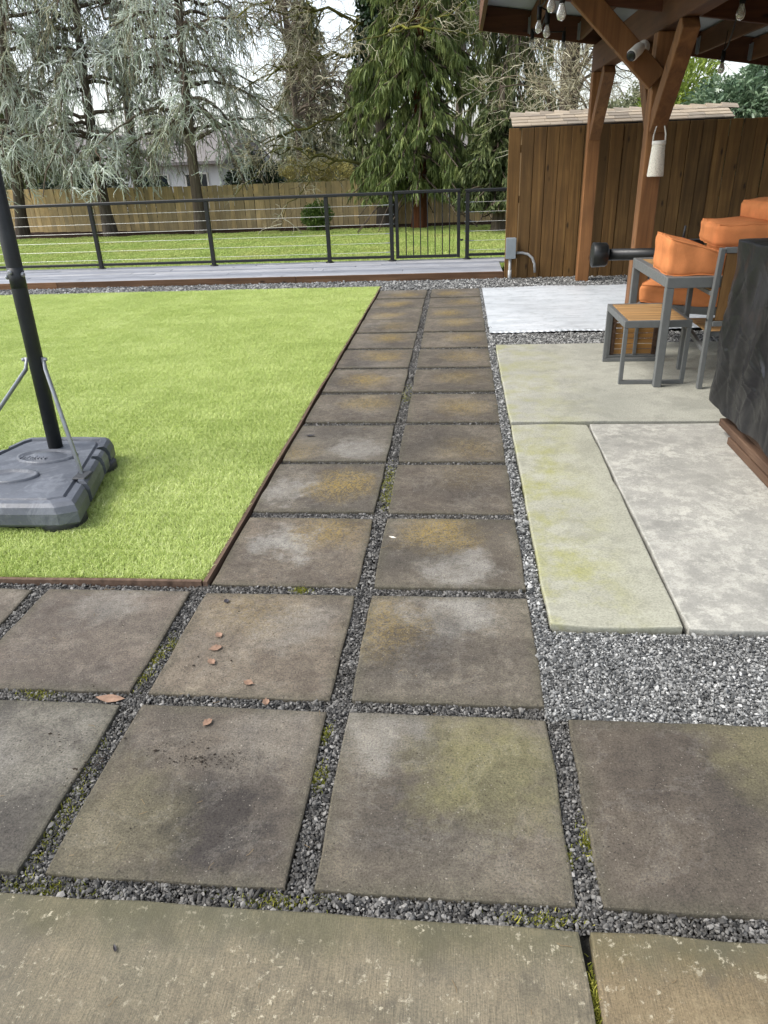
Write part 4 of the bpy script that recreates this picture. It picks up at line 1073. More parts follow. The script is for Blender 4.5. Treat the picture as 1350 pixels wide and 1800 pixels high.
# covered grill on stacked boards
gc = thing('covered_grill', 'grill under a crumpled black nylon cover', 'grill cover', (1.9, 4.0, .2))
def cover_mesh():
    nu, nv = 640, 130
    cx_, cy_, hx, hy, rad = 1.93, 3.65, .42, .68, .055
    pts = []
    per = []
    # rounded rectangle perimeter
    def rr(t):
        segs = [('l', 2*(hx-rad)), ('c', PI/2*rad), ('l', 2*(hy-rad)), ('c', PI/2*rad)]*2
        tot = sum(s_[1] for s_ in segs); d = t*tot
        x, y, a = -hx+rad, -hy, 0.
        for ty, L in segs:
            dd = min(d, L)
            if ty == 'l': x += math.cos(a)*dd; y += math.sin(a)*dd
            else:
                an = dd/rad; x += rad*(math.sin(a+an)-math.sin(a)); y += rad*(-math.cos(a+an)+math.cos(a)); a += an
            d -= dd
            if d <= 1e-9: break
        return x, y
    r = np.random.default_rng(7)
    U = np.arange(nu)/nu; XY = np.array([rr(u) for u in U]); X0, Y0 = XY[:, 0], XY[:, 1]
    rows = []
    ridges = [(r.uniform(0, 1), r.uniform(-.14, .14), r.uniform(.004, .009), r.choice([-1, 1])*r.uniform(.005, .011), r.uniform(.1, .7), r.uniform(.12, .4)) for _ in range(36)]
    ridges += [(r.uniform(0, 1), r.choice([-1, 1])*r.uniform(.05, .55), r.uniform(.0016, .0036), r.choice([-.7, 1])*r.uniform(.005, .012), r.uniform(.0, 1.), r.uniform(.03, .13)) for _ in range(230)]
    for j in range(nv):
        v = j/(nv-1)
        if v < .8:
            h = v/.8
            hem = .17+.014*np.sin(U*2*PI*5)+.006*np.sin(U*2*PI*13+1)
            z = hem+(1.085-hem)*h-.05*np.maximum(0, h-.9)
            d = np.zeros(nu)
            for q, (a, f_) in enumerate(((.012, 6), (.011, 11), (.007, 17), (.004, 29))):
                d += a*np.sin(2*PI*f_*U+1.7*q+1.2*np.sin(3*h+q)+.8*np.sin(2*PI*3*U))*(1-.75*h)
            for (u0, sl, wd, am, hc, hw) in ridges:
                du = (U-u0-sl*(h-hc)+.5) % 1-.5
                d += am*.8*np.exp(-np.abs(du/wd)**1.3)*math.exp(-((h-hc)/hw)**2)
            d *= (.55+.45*min(1, h*3))
            d += .008*np.sin(5*h*PI+6*np.sin(2*PI*2*U))*np.sin(2*PI*4*U+3*h)
            s_ = .985+.0*(1-h)-.16*max(0, h-.9)**1.2
            rows.append(np.column_stack([cx_+X0*s_+X0/hx*d, cy_+Y0*s_+Y0/hy*d, z]))
        else:
            k = (v-.8)/.2; s_ = (1-.0101)*(1-k)
            rows.append(np.column_stack([cx_+X0*s_, cy_+Y0*s_, 1.080+.03*(1-(1-k)**2)+.012*np.sin(9*X0*s_+3*Y0*s_)*k]))
    V = np.concatenate(rows)
    idx = (np.arange(nv-1)[:, None]*nu+np.arange(nu)[None]).ravel(); nx_ = (np.arange(nv-1)[:, None]*nu+((np.arange(nu)+1) % nu)[None]).ravel()
    F = np.stack([idx, nx_, nx_+nu, idx+nu], 1)
    return np_mesh('cover', V, F)
link_mesh('cover', cover_mesh(), MT['cover'], gc, True)
MB().box(1.64, 2.22, 3.08, 4.2, .19, 1.0, .02).build('grill_body', MT['black'], gc)
pl = thing('board_stack', 'stack of rough brown boards under the covered grill', 'boards', (1.9, 3.6, .03))
prn = random.Random(2)
for (zz, xo, ya_, yb_) in ((.0145, 1.545, 2.75, 4.02), (.062, 1.56, 2.8, 4.14), (.1095, 1.60, 2.72, 4.22)):
    for q in range(4):
        xx_ = xo+q*.19+prn.uniform(-.008, .008)
        MB().bar((xx_+.045, ya_+prn.uniform(-.05, .05), zz+.0225), (xx_+.05, yb_+prn.uniform(-.05, .05), zz+.0225), .14, .044, .004).build('board', MT['palletwood'], pl)

# ------------------------------------------------------------------ litter on the pavers
def leaf(x, y, z, size, rz, mat, label, kind=0, curl=.4, group='fallen leaves on the paving'):
    outl = {0: [(0, -1.35), (.04, -.7), (.34, -.62), (.42, -.3), (.62, -.16), (.52, .12), (.46, .5), (.22, .6), (0, .95)],
            1: [(0, -1.1), (.28, -.6), (.36, 0), (.26, .5), (0, 1.)]}[kind]
    full = outl+[(-a, b) for a, b in outl[-2:0:-1]]
    V = [(0, 0, .12*size)]+[(a*size, b*size, (curl*(a*a+.4*b*b)+.06*math.sin(5*b+3*a))*size*.6+.003) for a, b in full]
    n = len(full); F = [(0, 1+i, 1+(i+1) % n) for i in range(n)]
    V2 = [(a, b, c-.0008) for a, b, c in V]; F2 = [tuple(j+n+1 for j in f)[::-1] for f in F]
    m = MB(); m.add(V+V2, F+F2); me = m.mesh('fallen_leaf'); me.materials.append(mat)
    o = bpy.data.objects.new('fallen_leaf', me); C.objects.link(o); o.location = (x, y, z); o.rotation_euler = (0, 0, rz)
    return tag(o, label, 'leaf', group)
leaf(-.858, 2.07, .001, .022, .6, MT['dryleaf'], 'small lobed tan leaf with stem on a brown paver', 0, .5)
leaf(-.846, 1.995, .001, .028, 2.0, MT['dryleaf'], 'flat greyish tan leaf below the small lobed one', 0, .15)
leaf(-.837, 1.916, .001, .022, 4.0, MT['dryleaf'], 'curled tan leaf with upright stem on brown paver', 0, .9)
leaf(-.678, 1.813, .001, .022, 1.2, MT['dryleaf'], 'curled pinkish leaf near the front edge of a paver', 0, .8)
leaf(-.756, 1.623, .001, .022, 2.7, MT['dryleaf'], 'crumpled tan leaf on the dark stained paver', 0, .9)
leaf(-1.12, 1.724, -.008, .05, 1.5, MT['dryleaf'], 'long pale pink leaf lying in the gravel joint', 1, .3)
leaf(-.896, 2.293, .001, .018, .3, MT['darkleaf'], 'dark crumpled leaf near the turf corner', 0, .6)
leaf(-.284, 2.835, .001, .020, 1.1, MT['paleleaf'], 'white bleached leaf fragment on a paver', 1, .6)
leaf(-.913, 4.159, .001, .034, 1.7, MT['darkleaf'], 'curled dark brown leaf on a wet paver', 1, 1.)
leaf(-.74, .92, .001, .010, .6, MT['darkleaf'], 'small black leaf bit on the concrete walkway', 1, .8)
leaf(-.60, 1.733, -.008, .020, .2, MT['dryleaf'], 'brown leaf tucked under a paver edge in gravel', 0, .9)

r_ = np.random.default_rng(21)
def crumbs(name, clusters, mat, label, size, cat):
    V = []; F = []
    ico = stone_meshes
    for (x, y, sx, sy, n, ang) in clusters:
        for _ in range(n):
            a, b = r_.normal(0, sx), r_.normal(0, sy)
            px, py = x+a*math.cos(ang)-b*math.sin(ang), y+a*math.sin(ang)+b*math.cos(ang)
            s_ = size*math.exp(r_.normal(0, .5)); k = len(V)
            R_ = r_.uniform(.5, 1.3, (6, 1))*s_
            O = np.array([(1, 0, 0), (0, 1, 0), (-1, 0, 0), (0, -1, 0), (0, 0, .7), (0, 0, -.3)])*R_*np.array([1, .7, .6])+np.array([px, py, .001])
            V += O.tolist(); F += [(k, k+1, k+4), (k+1, k+2, k+4), (k+2, k+3, k+4), (k+3, k, k+4), (k+1, k, k+5), (k+2, k+1, k+5), (k+3, k+2, k+5), (k, k+3, k+5)]
    o = link_mesh(name, np_mesh(name, np.array(V), np.array(F), None, True), mat)
    return tag(o, label, cat, kind='stuff')
crumbs('soil_crumbs', [(-.74, 1.475, .06, .012, 150, .1), (-.84, 1.52, .05, .02, 60, .3), (-1.05, 1.42, .05, .02, 150, 1.1), (-.62, 1.48, .03, .02, 40, .4), (-1.15, 1.52, .07, .05, 60, .5), (-.8, 1.98, .12, .08, 60, 0), (-.7, 1.4, .2, .15, 90, 0), (0, 1.5, .25, .2, 50, 0), (-.6, 2.0, .4, .25, 70, 0), (-.7, 3., .3, .6, 80, 0), (.1, 3.2, .2, .6, 50, 0), (.58, 3.2, .12, .6, 20, 0)], MT['crumb'], 'dark crumbs of soil and debris scattered over the pavers', .0019, 'soil crumbs')
def strands_np(P0, D, L, wid, k=4, bend=(0, 0, 0), jit=0.0, r=None, taper=.3):
    # P0 (n,3), D unit (n,3), L (n,), returns paths (n,k,3)
    t = np.linspace(0, 1, k)[None, :, None]
    Pth = P0[:, None]+D[:, None]*L[:, None, None]*t+np.asarray(bend)[None, None]*(L[:, None, None]*t**2)
    if jit: Pth[:, 1:] += np.cumsum(r.normal(0, 1, (len(P0), k-1, 3)), 1)*jit*L[:, None, None]/k
    return Pth
def unit(a): return a/np.maximum(np.linalg.norm(a, axis=-1, keepdims=True), 1e-9)
def tubes_np(P, rad, sides=3):
    n, k, _ = P.shape
    T = np.gradient(P, axis=1); T = unit(T)
    ref = np.array([.31, .17, .93]); A = np.cross(T, ref); A = unit(A+1e-4); B = np.cross(T, A)
    th = np.arange(sides)*2*PI/sides
    ring = A[:, :, None]*np.cos(th)[None, None, :, None]+B[:, :, None]*np.sin(th)[None, None, :, None]
    V = (P[:, :, None]+ring*rad[:, :, None, None]).reshape(-1, 3)
    b = np.arange(n)[:, None, None]*k*sides+np.arange(k-1)[None, :, None]*sides; j = np.arange(sides)[None, None]; j2 = (j+1) % sides
    F = np.stack([b+j, b+j2, b+j2+sides, b+j+sides], -1).reshape(-1, 4)
    return V, F
def ribbons_np(P, wid, r, prof=None):
    n, k, _ = P.shape
    T = unit(np.gradient(P, axis=1)); rv = unit(r.normal(0, 1, (n, 1, 3))); S = unit(np.cross(T, rv))
    if prof is None: prof = np.linspace(1, .25, k)
    W = wid[:, None, None]*prof[None, :, None]/2
    V = np.stack([P-S*W, P+S*W], 2).reshape(-1, 3)
    b = np.arange(n)[:, None]*k*2+np.arange(k-1)[None]*2
    F = np.stack([b, b+1, b+3, b+2], -1).reshape(-1, 4)
    return V, F
class Acc:
    def __init__(s): s.V = []; s.F = []; s.R = []; s.n = 0
    def add(s, VF, rnd_per_path, vpp):
        V, F = VF; s.V.append(V); s.F.append(F+s.n); s.n += len(V); s.R.append(np.repeat(rnd_per_path, vpp)); return s
    def build(s, name, mat, parent, smooth=False):
        me = np_mesh(name, np.concatenate(s.V), np.concatenate(s.F), np.clip(np.concatenate(s.R), 0, 1))
        return link_mesh(name, me, mat, parent, smooth)
def spawn(P, per, Lr, ang, r, k=5, t0=.15, grav=0., outw=0., jit=.15, up=0., tpow=1.0, Lscale=None, flat=0.0):
    # children along parent paths: returns (m,k,3), parent index
    n, kp, _ = P.shape
    par = np.repeat(np.arange(n), per); m = len(par)
    t = t0+(1-t0)*r.uniform(0, 1, m)**tpow
    f = t*(kp-1); i0 = np.minimum(f.astype(int), kp-2); fr_ = (f-i0)[:, None]
    A = P[par, i0]; B = P[par, i0+1]; S = A+(B-A)*fr_; T = unit(B-A)
    rv = r.normal(0, 1, (m, 3)); rv[:, 2] *= (1-flat); perp = unit(rv-(rv*T).sum(1, keepdims=True)*T)
    a = r.uniform(ang[0], ang[1], m)[:, None]
    D = unit(T*np.cos(a)+perp*np.sin(a)+np.array([0, 0, up]))
    L = r.uniform(Lr[0], Lr[1], m)
    if Lscale is not None: L = L*Lscale(t)
    Q = strands_np(S, D, L, None, k, (0, 0, -grav), jit, r)
    return Q, par

nd_ = np.random.default_rng(31)
n = 190
pos = np.column_stack([nd_.uniform(-1.5, 1.3, n), nd_.uniform(.8, 6.0, n)**1.0, np.full(n, .0035)])
az = nd_.uniform(0, PI, n); Dn = np.column_stack([np.cos(az), np.sin(az), np.zeros(n)])
ok = ~((pos[:, 0] < -1.03) & (pos[:, 1] > 2.4)) & ~((pos[:, 0] > .3) & (pos[:, 1] > 1.6))
P_ = strands_np(pos[ok], Dn[ok], nd_.uniform(.008, .034, ok.sum()), None, 4, (0, 0, 0), .25, nd_); P_[:, :, 2] = .0035
V, F = tubes_np(P_, np.full(P_.shape[:2], .0007), 3)
tag(link_mesh('pine_needles', np_mesh('pine_needles', V, F), MT['needle']), 'fine dry pine needles scattered over pavers and walkway', 'needles', kind='stuff')

# moss cushions in the joints
mo = Acc()
for (x, y, sx, sy, n) in [(-.358, 3.477, .02, .10, 900), (-.342, 3.26, .02, .05, 450), (-.366, 4.977, .02, .07, 300), (-.36, 5.2, .02, .05, 150), (-1.05, 1.953, .012, .03, 260), (-1.062, 1.844, .014, .03, 260), (-.375, 1.44, .010, .025, 320), (-.381, 1.611, .008, .02, 160), (.338, 1.273, .010, .03, 400), (.291, .898, .005, .03, 320), (.291, .72, .004, .05, 200), (-.618, 2.397, .022, .012, 420), (-1.02, 2.021, .012, .03, 200), (.281, 1.222, .006, .02, 150), (-1.378, 1.732, .04, .012, 300), (.2, 1.06, .05, .008, 300), (-.4, 1.062, .06, .01, 300), (-1.0, 1.06, .08, .012, 350), (.9, 1.06, .04, .01, 200), (-.3, 1.15, .006, .03, 160), (-1.04, 1.25, .02, .10, 500), (-1.07, 1.45, .015, .05, 200)]:
    P0 = np.column_stack([nd_.normal(x, sx, n), nd_.normal(y, sy, n), np.full(n, -.016)])
    D = unit(np.column_stack([nd_.normal(0, .5, (n, 2)), np.ones(n)]))
    Q = strands_np(P0, D, nd_.uniform(.006, .017, n), None, 3, (0, 0, 0), .4, nd_)
    mo.add(ribbons_np(Q, np.full(n, .0035), nd_), nd_.uniform(0, 1, n), 6)
tag(mo.build('moss', MT['moss'], None), 'yellow green moss growing in the gravel joints', 'moss', kind='stuff')

# ------------------------------------------------------------------ trees
def trunk_path(p0, p1, p2, k=9):
    p0, p1, p2 = map(np.array, (p0, p1, p2)); t = np.linspace(0, 1, k)[:, None]
    return (1-t)**2*p0+2*t*(1-t)*p1+t*t*p2
def trunk_obj(parent, path, r0, r1, mat, seed=0, name='trunk'):
    r = np.random.default_rng(seed); k = len(path); n = 14
    rad = np.linspace(r0, r1, k); rad[0] *= 1.35
    m = MB(); vs = []
    for i_, p in enumerate(path):
        for j in range(n):
            th = 2*PI*j/n; q = rad[i_]*(1+.07*math.sin(3*th+i_*.4)+r.normal(0, .03)); vs.append((p[0]+q*math.cos(th), p[1]+q*math.sin(th), p[2]))
    fs = [(i_*n+j, i_*n+(j+1) % n, (i_+1)*n+(j+1) % n, (i_+1)*n+j) for i_ in range(k-1) for j in range(n)]+[tuple((k-1)*n+j for j in range(n))]
    return m.add(vs, fs).build(name, mat, parent, True)
def at_path(path, z):
    i_ = np.clip(np.searchsorted(path[:, 2], z)-1, 0, len(path)-2); a = path[i_]; b = path[i_+1]
    f = ((z-a[:, 2])/np.maximum(b[:, 2]-a[:, 2], 1e-6))[:, None]; return a+(b-a)*f

def weeping_cedar(p0, p1, p2, label, seed, nl=40, zmin=1.0, low=(), rscale=1.0, zclip=1.05):
    r = np.random.default_rng(seed)
    t = thing('weeping_cedar', label, 'tree', p0, 'weeping cedars in front of the far fence')
    path = trunk_path(p0, p1, p2, 10)
    trunk_obj(t, path, .165, .065, MT['bark_grey'], seed)
    z = np.sort(r.uniform(zmin+.6, p2[2]-.2, nl)); S = at_path(path, z); az = np.arange(nl)*2.4+r.uniform(-.5, .5, nl)
    L = r.uniform(1.1, 3.0, nl)*rscale*np.clip(1.15-.05*z, .5, 1.2)
    D = unit(np.column_stack([np.cos(az), np.sin(az), r.uniform(.05, .5, nl)]))
    tt_ = np.linspace(0, 1, 11)[None, :, None]
    limb = S[:, None]+D[:, None]*L[:, None, None]*tt_+np.array([0, 0, -1.])*(L*r.uniform(.25, .65, nl))[:, None, None]*tt_**2.2
    limb[:, 1:] += np.cumsum(r.normal(0, .035, (nl, 10, 3)), 1)
    for (px, py, pz, lx, ly, lz) in low:     # named low limbs that sweep down in front of the fence
        q = trunk_path((px, py, pz), ((px+lx)/2, (py+ly)/2, pz+.35), (lx, ly, lz), 11)[None]
        limb = np.concatenate([limb, q+np.concatenate([np.zeros((1, 1, 3)), np.cumsum(r.normal(0, .025, (1, 10, 3)), 1)], 1)])
    nl = len(limb)
    lm_ = Acc(); lm_.add(tubes_np(limb, np.linspace(.055, .014, 11)[None].repeat(nl, 0), 5), r.uniform(0, .3, nl), 55)
    b1, _ = spawn(limb, 12, (.35, 1.05), (.5, 1.3), r, 7, .15, .55, 0, .28, .1, .8)
    # hanging curtains
    c1, _ = spawn(limb, 7, (.5, 1.5), (1.2, 1.7), r, 7, .25, 1.2, 0, .2, -.8)
    keep = lambda Q, zl: Q[Q[:, :, 2].min(1) > zl]
    c1 = keep(c1, zclip); b1 = keep(b1, min(zclip, .75))
    lm_.add(tubes_np(c1, np.linspace(.008, .004, 7)[None].repeat(len(c1), 0), 3), r.uniform(.2, .8, len(c1)), 21)
    lm_.build('limbs', MT['twig_grey'], t)
    fo = Acc()
    cb = np.clip(r.normal(.6, .22, len(b1)), .08, 1)
    fo.add(tubes_np(b1, np.array([.009, .012, .013, .013, .012, .010, .004])[None]*r.uniform(.8, 1.2, (len(b1), 1)), 4), cb, 28)
    tw, par = spawn(b1, 8, (.10, .36), (.5, 1.2), r, 5, .08, .4, 0, .3, .1)
    rn = cb[par]+r.normal(0, .1, len(tw))
    fo.add(tubes_np(tw, np.array([.008, .011, .011, .009, .003])[None]*r.uniform(.7, 1.2, (len(tw), 1)), 3), rn, 15)
    tc, par = spawn(c1, 10, (.07, .26), (.3, .9), r, 4, .03, .6, 0, .3, -.1)
    rn2 = np.clip(r.normal(.36, .18, len(c1)), .02, .85)[par]+r.normal(0, .1, len(tc))
    fo.add(tubes_np(tc, np.array([.006, .009, .008, .003])[None]*r.uniform(.7, 1.3, (len(tc), 1)), 3), rn2, 12)
    # needle tufts: short blades off the twigs and branchlets
    nn, pn = spawn(tw, 9, (.02, .045), (.8, 1.4), r, 2, .0, 0, 0, 0, .25)
    fo.add(ribbons_np(nn, np.full(len(nn), .012), r, np.array([1., .3])), np.clip(rn[pn]+.08, 0, 1), 4)
    nn, pn = spawn(b1, 22, (.02, .05), (.8, 1.4), r, 2, .0, 0, 0, 0, .25)
    fo.add(ribbons_np(nn, np.full(len(nn), .012), r, np.array([1., .3])), np.clip(cb[pn]+.08, 0, 1), 4)
    fo.build('crown', MT['f_cedar'], t)
    return t
weeping_cedar((-12.5, 20.9, -.1), (-12.1, 20.9, 2.5), (-11.3, 21.1, 7.5), 'weeping blue cedar with leaning trunk beside the hoop pole', 41, 40, .9,
              low=[(-12.2, 20.9, 2.2, -12.9, 19.2, .95), (-12.2, 20.9, 2.0, -11.9, 18.9, .8), (-12.2, 20.9, 2.3, -13.6, 19.8, .7), (-12.2, 20.9, 2.6, -11.0, 19.2, 1.0)])
weeping_cedar((-9.7, 20.6, -.1), (-9.9, 20.7, 2.6), (-9.3, 20.9, 7.6), 'weeping blue cedar with low frosty branches over the tan fence', 42, 39, .9,
              low=[(-9.8, 20.6, 2.0, -9.0, 18.9, .7), (-9.8, 20.6, 2.1, -9.9, 18.8, .9), (-9.8, 20.6, 2.4, -8.4, 19.4, .8), (-9.8, 20.6, 2.4, -10.6, 19.0, 1.0)])
weeping_cedar((-6.95, 20.3, -.1), (-7.05, 20.3, 2.6), (-6.5, 20.4, 7.8), 'weeping blue cedar with slim grey trunk before the fence', 43, 38, 1.5,
              low=[(-6.9, 20.3, 2.8, -5.3, 19.6, .9), (-6.9, 20.3, 3.0, -5.0, 20.2, 1.0), (-6.9, 20.3, 2.6, -8.2, 19.8, 1.3)])

def conifer(name, label, base, top, mat, seed, z0, z1, r0, r1, nl, per, fan, Ls, wid, droop, trunk_r=(.25, .1), bark='bark_red', rn=(.5, .2), group=None, upturn=.0, k=4, zclip=-.1):
    r = np.random.default_rng(seed); t = thing(name, label, 'tree', base, group)
    path = trunk_path(base, tuple((a+b)/2 for a, b in zip(base, top)), top, 10)
    trunk_obj(t, path, trunk_r[0], trunk_r[1], MT[bark], seed)
    f = np.sort(r.uniform(0, 1, nl)); z = z0+(z1-z0)*f; S = at_path(path, z); az = np.arange(nl)*2.4+r.uniform(-.6, .6, nl)
    L = (r0+(r1-r0)*f)*r.uniform(.65, 1.12, nl)
    D = np.column_stack([np.cos(az), np.sin(az), np.full(nl, -.15)+upturn]); tt_ = np.linspace(0, 1, 8)[None, :, None]
    limb = S[:, None]+D[:, None]*L[:, None, None]*tt_+np.array([0, 0, -1.])*(L*droop*r.uniform(.6, 1.2, nl))[:, None, None]*tt_**1.7
    limb[:, 1:] += np.cumsum(r.normal(0, .03, (nl, 7, 3)), 1)
    lm_ = Acc(); lm_.add(tubes_np(limb, np.linspace(.035, .01, 8)[None].repeat(nl, 0), 4), r.uniform(0, .4, nl), 32); lm_.build('limbs', MT['twig_grey'], t)
    fo = Acc()
    sp, par = spawn(limb, per, (Ls[0]*1.2, Ls[1]*1.3), (.5, 1.2), r, 4, .12, droop*.9, 0, .15, -.25, .75)
    fl, par2 = spawn(sp, fan, Ls, (.15, .75), r, k, .0, droop*1.0, 0, .15, -.35)
    base_rn = np.clip(r.normal(rn[0], rn[1], len(sp)), 0, 1)
    fl = fl[:]; ok_ = fl[:, :, 2].min(1) > zclip; fl = fl[ok_]; par2 = par2[ok_]
    fo.add(ribbons_np(fl, wid*r.uniform(.7, 1.4, len(fl)), r, np.array([.45, 1., .8, .15]) if k == 4 else None), base_rn[par2]+r.normal(0, .1, len(fl)), 2*k)
    fo.build('crown', mat, t)
    return t
conifer('redcedar_tree', 'tall green redcedar with drooping feathery sprays behind the gate', (-.98, 19.75, -.1), (-.85, 19.8, 10), MT['f_redcedar'], 51, .95, 9.0, 1.85, 1.0, 240, 28, 12, (.07, .19), .025, .5, (.16, .10), 'bark_red', (.40, .2), zclip=.5)
conifer('yew_tree', 'dense dark evergreen beside the plank fence end', (.95, 18.3, -.1), (.95, 18.3, 2.9), MT['f_dark'], 52, .4, 2.45, 1.05, .45, 110, 30, 8, (.06, .16), .034, .3, (.15, .05), 'bark_grey', (.45, .22), zclip=.35)
conifer('spruce_tree', 'dark spruce with hanging branchlets beyond the pergola eave', (1.55, 25, -.1), (1.45, 25, 9.5), MT['f_dark'], 53, .8, 9.0, 1.75, 1.1, 100, 18, 8, (.14, .36), .034, 1.0, (.17, .09), 'bark_grey', (.6, .2))
conifer('fir_tree', 'grey green fir standing between the cedars in distance', (-6.2, 33, -.1), (-6.0, 33, 7.6), MT['f_fir'], 54, .8, 7.2, 2.0, .3, 110, 20, 8, (.12, .30), .05, .3, (.2, .06), 'bark_grey', (.6, .2), None, .3)
conifer('fir_tree', 'darker fir behind the grey green one', (-4.6, 37, -.1), (-4.5, 37, 5.6), MT['f_dark'], 55, .8, 5.3, 1.8, .25, 60, 16, 6, (.2, .4), .06, .4, (.2, .06), 'bark_grey', (.6, .2), None, .2)
conifer('spruce_tree', 'dark spruce filling the gap behind the weeping cedars', (-15.5, 27, -.1), (-15.5, 27, 6), MT['f_dark'], 56, .6, 5.6, 1.9, .4, 60, 14, 6, (.2, .45), .05, .8, (.2, .08), 'bark_grey', (.6, .2))

def bare_tree(name, label, base, top, seed, limbs, mat_l, mat_t, trunk_r, nb=(9, 8, 8), Lb=((.8, 1.8), (.35, .9), (.12, .4)), rad=(.05, .018, .008, .0055), group='bare leafless trees beyond the railing', tz=(.35, 1.), jit=.4, grav=.1, limb_n=9, limb_L=(1.6, 3.0), rn_t=(.55, .25), custom=None):
    r = np.random.default_rng(seed); t = thing(name, label, 'tree', base, group)
    path = trunk_path(base, tuple((a+b)/2+.1*((-1)**i_) for i_, (a, b) in enumerate(zip(base, top))), top, 10)
    trunk_obj(t, path, trunk_r[0], trunk_r[1], MT[mat_l] if mat_l in ('bark_grey',) else MT['bark_grey'], seed)
    l0, _ = spawn(path[None], limb_n, limb_L, (.5, 1.3), r, 10, tz[0], grav, 0, jit, .25)
    if custom is not None:
        cu = np.stack([trunk_path(*c, 10) for c in custom]); cu[:, 1:-1] += r.normal(0, .06, cu[:, 1:-1].shape); l0 = np.concatenate([l0, cu])
    l1, _ = spawn(l0, nb[0], Lb[0], (.4, 1.1), r, 8, .2, grav, 0, jit, .1)
    l2, _ = spawn(l1, nb[1], Lb[1], (.4, 1.2), r, 6, .15, grav, 0, jit, .05)
    l3, _ = spawn(l2, nb[2], Lb[2], (.3, 1.1), r, 5, .1, grav, 0, jit, .0)
    A = Acc(); A.add(tubes_np(l0, np.linspace(rad[0], rad[0]*.4, 10)[None].repeat(len(l0), 0), 6), np.clip(r.normal(.5, .25, len(l0)), 0, 1), 60)
    A.add(tubes_np(l1, np.linspace(rad[1], rad[1]*.5, 8)[None].repeat(len(l1), 0), 5), np.clip(r.normal(.4, .25, len(l1)), 0, 1), 40)
    A.build('limbs', MT['limb_moss'] if mat_l == 'limb_moss' else MT['twig_grey'], t)
    B = Acc()
    for Q, rr_ in ((l2, rad[2]), (l3, rad[3])):
        B.add(tubes_np(Q, np.linspace(rr_, rr_*.5, Q.shape[1])[None].repeat(len(Q), 0), 3), np.clip(r.normal(*rn_t, len(Q)), 0, 1), Q.shape[1]*3)
    B.build('twigs', MT[mat_t], t)
    return t, path
bt, bpth = bare_tree('bare_tree', 'bare mossy tree with ivy on its trunk rising behind the redcedar', (-1.95, 20.9, -.1), (-2.1, 20.8, 7.5), 61, 0, 'limb_moss', 'twig_pale', (.22, .15), (9, 7, 6), tz=(.45, 1.), limb_n=4, jit=.45,
    custom=[((-2.0, 20.8, 4.2), (-2.6, 20.2, 4.9), (-4.4, 19.2, 4.7)), ((-2.0, 20.7, 3.4), (-1.8, 19.0, 4.6), (-.6, 17.9, 3.9)), ((-2.0, 20.7, 2.9), (-3.0, 20.2, 2.6), (-4.9, 20.0, 2.0)), ((-2.0, 20.7, 1.1), (-2.8, 20.0, 1.6), (-4.2, 19.8, 1.9)), ((-2.1, 20.8, 3.9), (-3.0, 19.9, 4.0), (-4.6, 19.4, 3.3)), ((-2.1, 20.8, 5.0), (-3.2, 19.8, 5.6), (-5.2, 19.6, 4.6))])
# ivy on the trunk
iv = Acc(); r = np.random.default_rng(62); n = 5200
zz = 2.6+2.9*r.beta(2, 1.3, n); c_ = at_path(bpth, zz); az = r.uniform(0, 2*PI, n); rr_ = .28+.30*np.abs(r.normal(0, .6, n))*np.sin(np.clip((zz-2.5)/3.0, 0, 1)*PI)
P0 = c_+np.column_stack([np.cos(az)*rr_, np.sin(az)*rr_, np.zeros(n)])
Q = strands_np(P0, unit(np.column_stack([np.cos(az)*.4, np.sin(az)*.4, -np.ones(n)])+r.normal(0, .4, (n, 3))), r.uniform(.06, .12, n), None, 4)
iv.add(ribbons_np(Q, r.uniform(.05, .09, n), r, np.array([.3, 1., .8, .1])), r.uniform(0, 1, n), 8); iv.build('ivy', MT['f_ivy'], bt)
bare_tree('bare_tree', 'bare grey twigged tree behind the first weeping cedars', (-10.6, 25, -.1), (-10.2, 25, 8), 63, 0, 'bark_grey', 'twig_grey', (.16, .1), (6, 6, 6), limb_n=8, limb_L=(1.8, 3.2), rad=(.05, .02, .011, .009))
bare_tree('bare_tree', 'bare tree with fine twigs between cedar and fir', (-5.4, 27, -.1), (-5.6, 27, 7.5), 64, 0, 'bark_grey', 'twig_grey', (.12, .08), (8, 7, 7), limb_n=10, limb_L=(1.8, 3.2), rad=(.05, .02, .012, .009))
bare_tree('bare_tree', 'bare tree with thick dark trunk behind the shed roof', (2.2, 17, -.1), (2.1, 17.1, 6.0), 65, 0, 'bark_grey', 'twig_pale', (.20, .15), (6, 7, 7), tz=(.3, 1.), limb_n=9, limb_L=(.9, 1.7), rad=(.06, .017, .0065, .0042))
bare_tree('bare_tree', 'bare twiggy tree seen between the two pergola posts', (3.3, 15.5, -.1), (3.4, 15.5, 5.0), 66, 0, 'bark_grey', 'twig_pale', (.09, .05), (8, 8, 8), tz=(.25, 1.), limb_n=12, limb_L=(1.0, 2.0), rad=(.035, .013, .006, .004))
bare_tree('bare_tree', 'bare tree far behind the redcedar and spruce', (-.2, 30, -.1), (.2, 30, 8), 67, 0, 'bark_grey', 'twig_grey', (.15, .1), (8, 7, 7), limb_n=8, limb_L=(1.6, 2.8), rad=(.05, .022, .013, .010))
bare_tree('bare_tree', 'slender bare tree between plank fence and spruce', (3.0, 22, -.1), (2.8, 22, 7), 68, 0, 'bark_grey', 'twig_grey', (.12, .08), (8, 7, 7), limb_n=8, limb_L=(1.4, 2.4), rad=(.05, .02, .011, .008))

